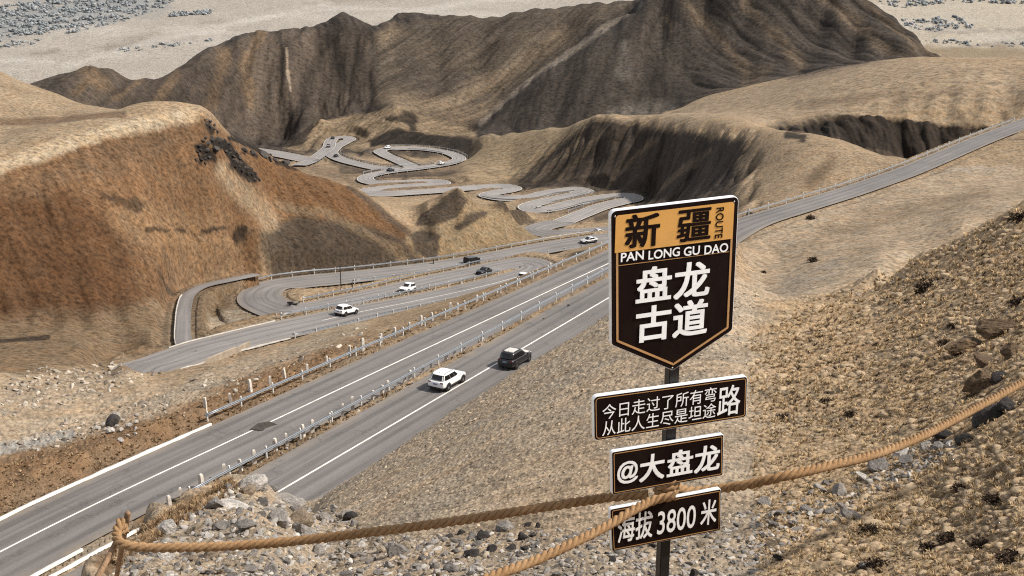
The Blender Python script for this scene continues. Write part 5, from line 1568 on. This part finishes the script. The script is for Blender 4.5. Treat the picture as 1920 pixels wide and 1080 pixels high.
# ------------------------------------------------------------------ loose stones, clods and grass as stuff
def rand_in(P, n_, rg):
    P_ = np.array(P); x = rg.uniform(P_[:, 0].min(), P_[:, 0].max(), n_ * 3); y = rg.uniform(P_[:, 1].min(), P_[:, 1].max(), n_ * 3)
    ins = np.zeros(len(x), bool)
    for (x0, y0), (x1, y1) in zip(P, P[1:] + P[:1]):
        if y0 != y1: ins ^= ((y0 > y) != (y1 > y)) & (x < (x1 - x0) * (y - y0) / (y1 - y0) + x0)
    return np.stack([x[ins], y[ins]], 1)[:n_]
_bm = bmesh.new(); bmesh.ops.create_icosphere(_bm, subdivisions=1, radius=1)
ICO_V = np.array([v.co[:] for v in _bm.verts]); ICO_F = np.array([[v.index for v in f.verts] for f in _bm.faces]); _bm.free()
def chip(seed):
    rg = random.Random(seed); bm = bmesh.new(); bmesh.ops.create_icosphere(bm, subdivisions=2, radius=1)
    pl_ = [(Vector((rg.gauss(0, 1), rg.gauss(0, 1), rg.gauss(0, 1))).normalized(), rg.uniform(.25, .7)) for _ in range(8)]
    s_ = (rg.uniform(.9, 1.5), rg.uniform(.6, 1.0), rg.uniform(.45, .8)); out = []
    for v in bm.verts:
        p = v.co.copy()
        for n_, d_ in pl_:
            e = p.dot(n_) - d_
            if e > 0: p -= n_ * e
        out.append([p.x * s_[0], p.y * s_[1], p.z * s_[2]])
    f_ = [[v.index for v in f.verts] for f in bm.faces]; bm.free()
    return np.array(out), np.array(f_)
CHIPS = [chip(s) for s in range(14)]
def tinted(name, scale=20.0, rough=.95, var=.35):
    t = NT(name)
    a = t.n('ShaderNodeAttribute', attribute_name='Tint').outputs['Color']
    k = t.mapr(t.noise(t.obj(), scale, 6, .7), .3, .7, 1 - var, 1 + var)
    q = t.n('ShaderNodeVectorMath', operation='SCALE'); t.l(a, q.inputs[0]); t.l(k, q.inputs['Scale'])
    t.l(q.outputs[0], t.b.inputs['Base Color']); t.b.inputs['Roughness'].default_value = rough; t.b.inputs['Specular IOR Level'].default_value = .08
    return t.m
stone_mat = tinted('loose_stone')
def stones(name, pts, lo, hi, cols, d0, d1, seed, flat=.65, power=2.5):
    rg = np.random.RandomState(seed); V_, F_, T_ = [], [], []; k = 0
    cols = np.array(cols)
    for px, py in pts:
        q = hit(px, py, d0, d1)
        if q is None: continue
        d = math.hypot(q[0], q[1]); r = (lo + (hi - lo) * rg.rand() ** power) * .5 / F_PX * d
        cv_, cf_ = CHIPS[rg.randint(len(CHIPS))]
        tl = rg.uniform(-.6, .6); ct, st_ = math.cos(tl), math.sin(tl)
        v = cv_ * r * 1.15; v = np.stack([v[:, 0] * ct - v[:, 2] * st_, v[:, 1], (v[:, 0] * st_ + v[:, 2] * ct) * flat * 1.2], 1)
        a = rg.uniform(0, 6.28); c, s = math.cos(a), math.sin(a)
        v = np.stack([v[:, 0] * c - v[:, 1] * s, v[:, 0] * s + v[:, 1] * c, v[:, 2]], 1)
        V_.append(v + q + np.array([0, 0, r * .02])); F_.append(cf_ + k); k += len(cv_)
        T_.append(np.repeat((cols[rg.randint(len(cols))] * rg.uniform(.7, 1.3))[None], len(cv_), 0))
    me = np_mesh(name, np.concatenate(V_), np.concatenate(F_), False)
    at = me.attributes.new('Tint', 'FLOAT_COLOR', 'POINT'); T_ = np.concatenate(T_)
    at.data.foreach_set('color', np.concatenate([T_, np.ones((len(T_), 1))], 1).astype(np.float32).ravel())
    o = link(name, me, stone_mat); tag(o, kind='stuff'); return o
rg = np.random.RandomState(4)
GR = [(.30, .235, .165), (.25, .195, .135), (.34, .275, .20), (.18, .142, .103), (.285, .222, .155)]
P_slope = [(470, 1085), (540, 960), (620, 922), (845, 764), (1145, 578), (1400, 430), (1430, 620), (1420, 1085)]
stones('slope_clods', rand_in(P_slope, 9000, rg), 3, 11, GR, 5, 170, 11, .5, 3.0)
P_rub = [(200, 1085), (250, 1010), (340, 975), (440, 905), (520, 905), (660, 965), (700, 1010), (900, 1000), (1240, 985), (1400, 960), (1560, 940), (1760, 815), (1810, 840), (1640, 950), (1500, 1010), (1420, 1085)]
stones('loose_rubble', rand_in(P_rub, 4600, rg), 4, 24, [(.25, .22, .19), (.18, .16, .14), (.28, .23, .17), (.10, .09, .08), (.34, .31, .27), (.22, .20, .18)], 4, 40, 12, .7, 2.6)
sc1 = np.concatenate([rand_in([(-20, 740), (60, 690), (260, 680), (300, 700), (200, 740), (-20, 790)], 420, rg), rand_in([(270, 775), (380, 700), (470, 690), (690, 605), (700, 622), (480, 720), (330, 790)], 200, rg),
                      rand_in([(0, 830), (300, 740), (330, 760), (60, 860)], 250, rg)])
stones('pale_scree', sc1, 3, 17, [(.33, .28, .22), (.27, .22, .17), (.37, .32, .26), (.16, .13, .10)], 60, 190, 13, .8, 2.4)
med = np.concatenate([rand_in([(1000, 640), (1145, 560), (1145, 530), (1010, 600)], 500, rg), rand_in([(480, 870), (1000, 600), (1140, 522), (1140, 545), (1000, 620), (480, 890)], 700, rg)])
stones('median_rubble', med, 4, 13, [(.10, .085, .07), (.20, .17, .14), (.28, .25, .21), (.06, .05, .042)], 66, 200, 14, .9)

_bm = bmesh.new(); bmesh.ops.create_icosphere(_bm, subdivisions=2, radius=1)
IC2_V = np.array([v.co[:] for v in _bm.verts]); IC2_F = np.array([[v.index for v in f.verts] for f in _bm.faces]); _bm.free()
def mounds(name, pts, lo, hi, cols, d0, d1, seed):
    rg = np.random.RandomState(seed); V_, F_, T_ = [], [], []; k = 0; cols = np.array(cols)
    for px, py in pts:
        q = hit(px, py, d0, d1)
        if q is None: continue
        d = math.hypot(q[0], q[1]); r = (lo + (hi - lo) * rg.rand() ** 2.2) * .5 / F_PX * d
        o_ = rg.uniform(0, 50, 3)
        nz = np.array([mnoise.noise(Vector(v * 1.7 + o_)) + .6 * mnoise.noise(Vector(v * 4.1 + o_)) for v in IC2_V])
        v = IC2_V * (1 + .38 * nz)[:, None] * r * np.array([rg.uniform(.8, 1.4), rg.uniform(.8, 1.3), rg.uniform(.28, .50)])
        V_.append(v + q + np.array([0, 0, -.12 * r])); F_.append(IC2_F + k); k += len(IC2_V)
        T_.append(cols[rg.randint(len(cols))][None] * (rg.uniform(.8, 1.2) * (1 + .25 * nz))[:, None])
    me = np_mesh(name, np.concatenate(V_), np.concatenate(F_), True)
    at = me.attributes.new('Tint', 'FLOAT_COLOR', 'POINT'); T_ = np.concatenate(T_)
    at.data.foreach_set('color', np.concatenate([T_, np.ones((len(T_), 1))], 1).astype(np.float32).ravel())
    o = link(name, me, mound_mat); tag(o, kind='stuff'); return o
mound_mat = tinted('tussock', 25, .95, .45)
def tufts(name, pts, lo, hi, cols, d0, d1, seed, blades=12, spread=1.0, height=1.0, mat=None, kind='stuff', thin=1.0):
    rg = np.random.RandomState(seed); V_, F_, T_ = [], [], []; k = 0; cols = np.array(cols)
    for px, py in pts:
        q = hit(px, py, d0, d1)
        if q is None: continue
        d = math.hypot(q[0], q[1]); s = (lo + (hi - lo) * rg.rand() ** 1.6) / F_PX * d
        n_ = blades; a = rg.uniform(0, 6.28, n_); lean = rg.uniform(.15, 1.0, n_) * spread
        r0 = rg.uniform(0, .28, n_) * s; h_ = s * rg.uniform(.45, .8, n_) * height; w_ = s * rg.uniform(.06, .13, n_) * thin
        ca_, sa_ = np.cos(a), np.sin(a)
        b0 = np.stack([ca_ * r0 - sa_ * w_, sa_ * r0 + ca_ * w_, np.full(n_, -.08 * s)], 1)
        b1 = np.stack([ca_ * r0 + sa_ * w_, sa_ * r0 - ca_ * w_, np.full(n_, -.08 * s)], 1)
        m0 = np.stack([ca_ * (r0 + lean * s * .25) - sa_ * w_ * .8, sa_ * (r0 + lean * s * .25) + ca_ * w_ * .8, h_ * .7], 1)
        m1 = np.stack([ca_ * (r0 + lean * s * .25) + sa_ * w_ * .8, sa_ * (r0 + lean * s * .25) - ca_ * w_ * .8, h_ * .7], 1)
        tp = np.stack([ca_ * (r0 + lean * s * .62), sa_ * (r0 + lean * s * .62), h_ * rg.uniform(.7, 1.05, n_)], 1)
        V_.append(np.stack([b0, b1, m1, m0, tp], 1).reshape(-1, 3) + q)
        i_ = k + np.arange(n_)[:, None] * 5
        F_.append(np.concatenate([i_ + np.array([[0, 1, 2]]), i_ + np.array([[0, 2, 3]]), i_ + np.array([[3, 2, 4]])])); k += n_ * 5
        c = cols[rg.randint(len(cols))] * rg.uniform(.75, 1.25)
        T_.append(np.repeat((c[None] * rg.uniform(.7, 1.3, (n_, 1))), 5, 0))
    me = np_mesh(name, np.concatenate(V_), np.concatenate(F_), True)
    at = me.attributes.new('Tint', 'FLOAT_COLOR', 'POINT'); T_ = np.concatenate(T_)
    at.data.foreach_set('color', np.concatenate([T_, np.ones((len(T_), 1))], 1).astype(np.float32).ravel())
    o = link(name, me, mat or grass_mat)
    if kind: tag(o, kind=kind)
    return o
grass_mat = tinted('dry_grass', 30, .95, .25)
STRAW = [(.30, .22, .14), (.27, .195, .122), (.33, .245, .155), (.23, .165, .10)]
P_r = [(1405, 640), (1500, 575), (1660, 512), (1800, 445), (1930, 380), (1930, 1085), (1420, 1085)]
def patchy(P, n_, rg, thr=-.1):
    p = rand_in(P, n_ * 3, rg); v = perlin(p[:, 0] / 90, p[:, 1] / 60, 55) + .6 * perlin(p[:, 0] / 30, p[:, 1] / 22, 56)
    return p[v > thr][:n_]
mounds('dry_tussocks', rand_in(P_r, 2300, rg), 6, 22, STRAW, 4, 130, 21)
mounds('dry_tussocks', patchy([(1500, 1085), (1560, 960), (1700, 900), (1930, 780), (1930, 1085)], 420, rg), 14, 36, STRAW, 4, 40, 22)
tufts('dry_grass', patchy(P_r, 6500, rg, -.6), 6, 15, [(.44, .32, .185), (.37, .265, .15), (.30, .21, .115)], 4, 130, 25, 16, 1.0, .75, None, 'stuff', .5)
tufts('dry_grass', patchy([(1500, 1085), (1560, 960), (1700, 900), (1930, 780), (1930, 1085)], 420, rg, -.1), 10, 24, [(.44, .32, .185), (.37, .265, .15), (.30, .21, .115)], 4, 40, 26, 26, 1.0, .9, None, 'stuff', .42)
tufts('dark_undergrowth', patchy([(1420, 700), (1560, 590), (1800, 480), (1920, 420), (1920, 640), (1760, 760), (1450, 860)], 600, rg, -.1), 6, 13, [(.07, .05, .034), (.10, .07, .045)], 5, 120, 23, 18, 1.1, .7, None, 'stuff', .5)  # dark tufts added to imitate shadow gaps between the tussocks
stones('hillside_stones', rand_in(P_r, 700, rg), 3, 13, [(.22, .18, .14), (.13, .105, .08), (.30, .245, .18)], 4, 130, 27, .7, 3.0)
BG = [(.24, .155, .082), (.29, .195, .11), (.19, .12, .065), (.33, .235, .14)]
tufts('brown_bank_grass', np.concatenate([rand_in([(-20, 980), (-20, 880), (330, 770), (480, 700), (700, 630), (930, 545), (930, 560), (720, 670), (470, 775), (140, 905)], 2400, rg),
      rand_in([(250, 1000), (480, 868), (760, 712), (1000, 590), (1000, 603), (760, 735), (480, 890), (260, 1010)], 2200, rg)]), 4, 11, BG, 60, 220, 24, 9, 1.0, .7)

tufts('brown_bank_grass', rand_in([(190, 1060), (250, 1000), (330, 955), (430, 900), (450, 915), (380, 960), (300, 1010), (240, 1060)], 500, rg), 10, 26, BG, 5, 30, 28, 26, 1.0, 1.0, None, 'stuff', .35)
# ------------------------------------------------------------------ shrubs on the right hillside
def shrub_mesh(seed):
    rg = np.random.RandomState(seed); V_, F_, T_ = [], [], []; k = 0
    n_ = 420
    u = rg.randn(n_, 3); u /= np.linalg.norm(u, axis=1)[:, None]; u[:, 2] = np.abs(u[:, 2])
    lob = 1 + .25 * np.sin(u[:, 0] * 5 + seed) * np.cos(u[:, 1] * 4 + seed)
    r = rg.rand(n_) ** .45 * lob
    c = u * r[:, None] * np.array([1, 1, .85])
    a = rg.randn(n_, 3) * .075; b = rg.randn(n_, 3) * .12 + u * .10
    V_ = np.stack([c - a, c + a, c + b], 1).reshape(-1, 3); F_ = np.arange(n_ * 3).reshape(-1, 3)
    tw = 26; th = rg.uniform(0, 6.28, tw); ph = rg.uniform(.1, 1.4, tw)
    tip = np.stack([np.cos(th) * np.sin(ph), np.sin(th) * np.sin(ph), np.cos(ph)], 1) * rg.uniform(.6, 1.05, (tw, 1))
    s = np.stack([-np.sin(th), np.cos(th), th * 0], 1) * .025
    tv = np.stack([s + [0, 0, -.2], -s + [0, 0, -.2], tip], 1).reshape(-1, 3)
    V_ = np.concatenate([V_, tv]); F_ = np.concatenate([F_, n_ * 3 + np.arange(tw * 3).reshape(-1, 3)])
    me = np_mesh('shrub', V_, F_, False)
    col_ = np.concatenate([np.repeat(np.array([[.030, .020, .014]]) * rg.uniform(.5, 2.2, (n_, 1)), 3, 0), np.repeat(np.array([[.05, .035, .022]]), tw * 3, 0)])
    at = me.attributes.new('Tint', 'FLOAT_COLOR', 'POINT'); at.data.foreach_set('color', np.concatenate([col_, np.ones((len(col_), 1))], 1).astype(np.float32).ravel())
    me.materials.append(grass_mat); return me
SHM = [shrub_mesh(s) for s in range(5)]
for px, py, s, lab in ((1735, 533, 46, 'round dark shrub standing alone in the middle of the right hillside'),
    (1915, 402, 44, 'dark shrub on the crest at the right edge of the hillside'),
    (1908, 562, 34, 'dark shrub at the right edge above the brown outcrop'),
    (1788, 607, 24, 'small dark shrub up the slope left of the brown outcrop'),
    (1845, 602, 22, 'small dark shrub just above the largest outcrop rock'),
    (1642, 645, 18, 'small dark shrub at the centre of the right hillside'),
    (1770, 638, 26, 'brown shrub touching the left end of the outcrop'),
    (1525, 484, 22, 'low dark shrub on the flat field beyond the hillside crest'),
    (1432, 508, 12, 'tiny dark shrub on the flat field nearest the big sign'),
    (1520, 405, 18, 'low dark shrub just below the road on the flat field'),
    (1595, 772, 26, 'dark shrub above the rope, middle of three in a row'),
    (1548, 748, 26, 'dark shrub above the rope, upper of three in a row'),
    (1470, 776, 30, 'dark shrub above the rope, leftmost of three in a row'),
    (1800, 910, 34, 'dark shrub in the lower right grass, near its upper edge'),
    (1862, 930, 40, 'dark shrub in the lower right grass, uppermost by the right edge'),
    (1778, 1003, 46, 'dark shrub in the lower right grass above the largest one'),
    (1642, 1050, 62, 'largest dark shrub at the bottom edge of the lower right grass'),
    (1740, 1018, 40, 'dark shrub in the lower right grass left of another pair'),
    (1630, 985, 44, 'dark shrub behind the split grey boulder'),
    (1838, 1012, 50, 'dark shrub in the lower right corner, left of the corner clump'),
    (1895, 1035, 60, 'dark shrub clump filling the lower right corner')):
    q = hit(px, py + s * .3, 4, 260)
    if q is None: continue
    d = math.hypot(q[0], q[1]); r = s * .52 / F_PX * d
    o = bpy.data.objects.new('shrub', prng.choice(SHM)); COL.objects.link(o)
    o.location = q; o.scale = (r, r, r * prng.uniform(.75, 1.0)); o.rotation_euler = (0, 0, prng.uniform(0, 6))
    tag(o, lab, 'shrub')

# ------------------------------------------------------------------ trees on the lowland, far off
tr = NT('far_foliage')
a = tr.n('ShaderNodeAttribute', attribute_name='Tint').outputs['Color']; tr.l(a, tr.b.inputs['Base Color']); tr.b.inputs['Roughness'].default_value = .9
def wood_belt(name, pts, lo, hi, cols, seed):
    rg = np.random.RandomState(seed); V_, F_, T_ = [], [], []; k = 0; cols = np.array(cols)
    for px, py in pts:
        q = W(px, py, 2000); q = q * (-401.5 / q[2]); d = math.hypot(q[0], q[1])
        s = (lo + (hi - lo) * rg.rand() ** 2) * .5 / F_PX * d
        for _ in range(rg.randint(2, 5)):
            c = q + np.array([rg.uniform(-1, 1) * s, rg.uniform(-1, 1) * s, s * rg.uniform(.4, 1.0)])
            v = ICO_V * (1 + .3 * rg.randn(len(ICO_V), 1).clip(-1.3, 1.3)) * s * rg.uniform(.45, .8) * np.array([1.15, 1.15, .9]) + c
            V_.append(v); F_.append(ICO_F + k); k += len(v)
            T_.append(np.repeat((cols[rg.randint(len(cols))] * rg.uniform(.7, 1.35))[None], len(v), 0))
    me = np_mesh(name, np.concatenate(V_), np.concatenate(F_), False)
    at = me.attributes.new('Tint', 'FLOAT_COLOR', 'POINT'); T_ = np.concatenate(T_)
    at.data.foreach_set('color', np.concatenate([T_, np.ones((len(T_), 1))], 1).astype(np.float32).ravel())
    o = link(name, me, tr.m); tag(o, kind='stuff'); return o
BL = [(.15, .165, .168), (.19, .20, .203), (.11, .117, .116), (.23, .23, .225)]  # blue-grey tints: distance haze mixed into the foliage colour
def clumpy(P, n_, rg, k=1.0):
    p = rand_in(P, n_ * 3, rg)
    v = perlin(p[:, 0] / 22, p[:, 1] / 7, 88) + .5 * perlin(p[:, 0] / 9, p[:, 1] / 4, 89)
    return p[v > -.05 * k][:n_]
wood_belt('woodland', np.concatenate([clumpy([(-60, 15), (120, 0), (330, -45), (360, -8), (300, 12), (220, 34), (130, 55), (60, 70), (-60, 72)], 2000, rg), rand_in([(120, 56), (220, 32), (300, 12), (310, 18), (230, 42), (130, 64)], 170, rg),
    rand_in([(-60, 80), (60, 78), (90, 68), (60, 86), (-60, 100)], 120, rg), rand_in([(314, 25), (392, 22), (398, 27), (318, 32)], 90, rg), rand_in([(230, 92), (300, 84), (400, 74), (400, 80), (300, 92), (232, 98)], 60, rg)]), 2.5, 8, BL, 31)
wood_belt('woodland', np.concatenate([clumpy([(1630, -30), (1960, -30), (1960, 8), (1800, 6), (1690, 16), (1650, 6)], 700, rg), clumpy([(1690, 36), (1800, 34), (1830, 52), (1740, 62), (1700, 50)], 160, rg), rand_in([(1720, 78), (1800, 76), (1960, 84), (1960, 92), (1800, 86)], 50, rg)]), 3, 8, BL, 32)
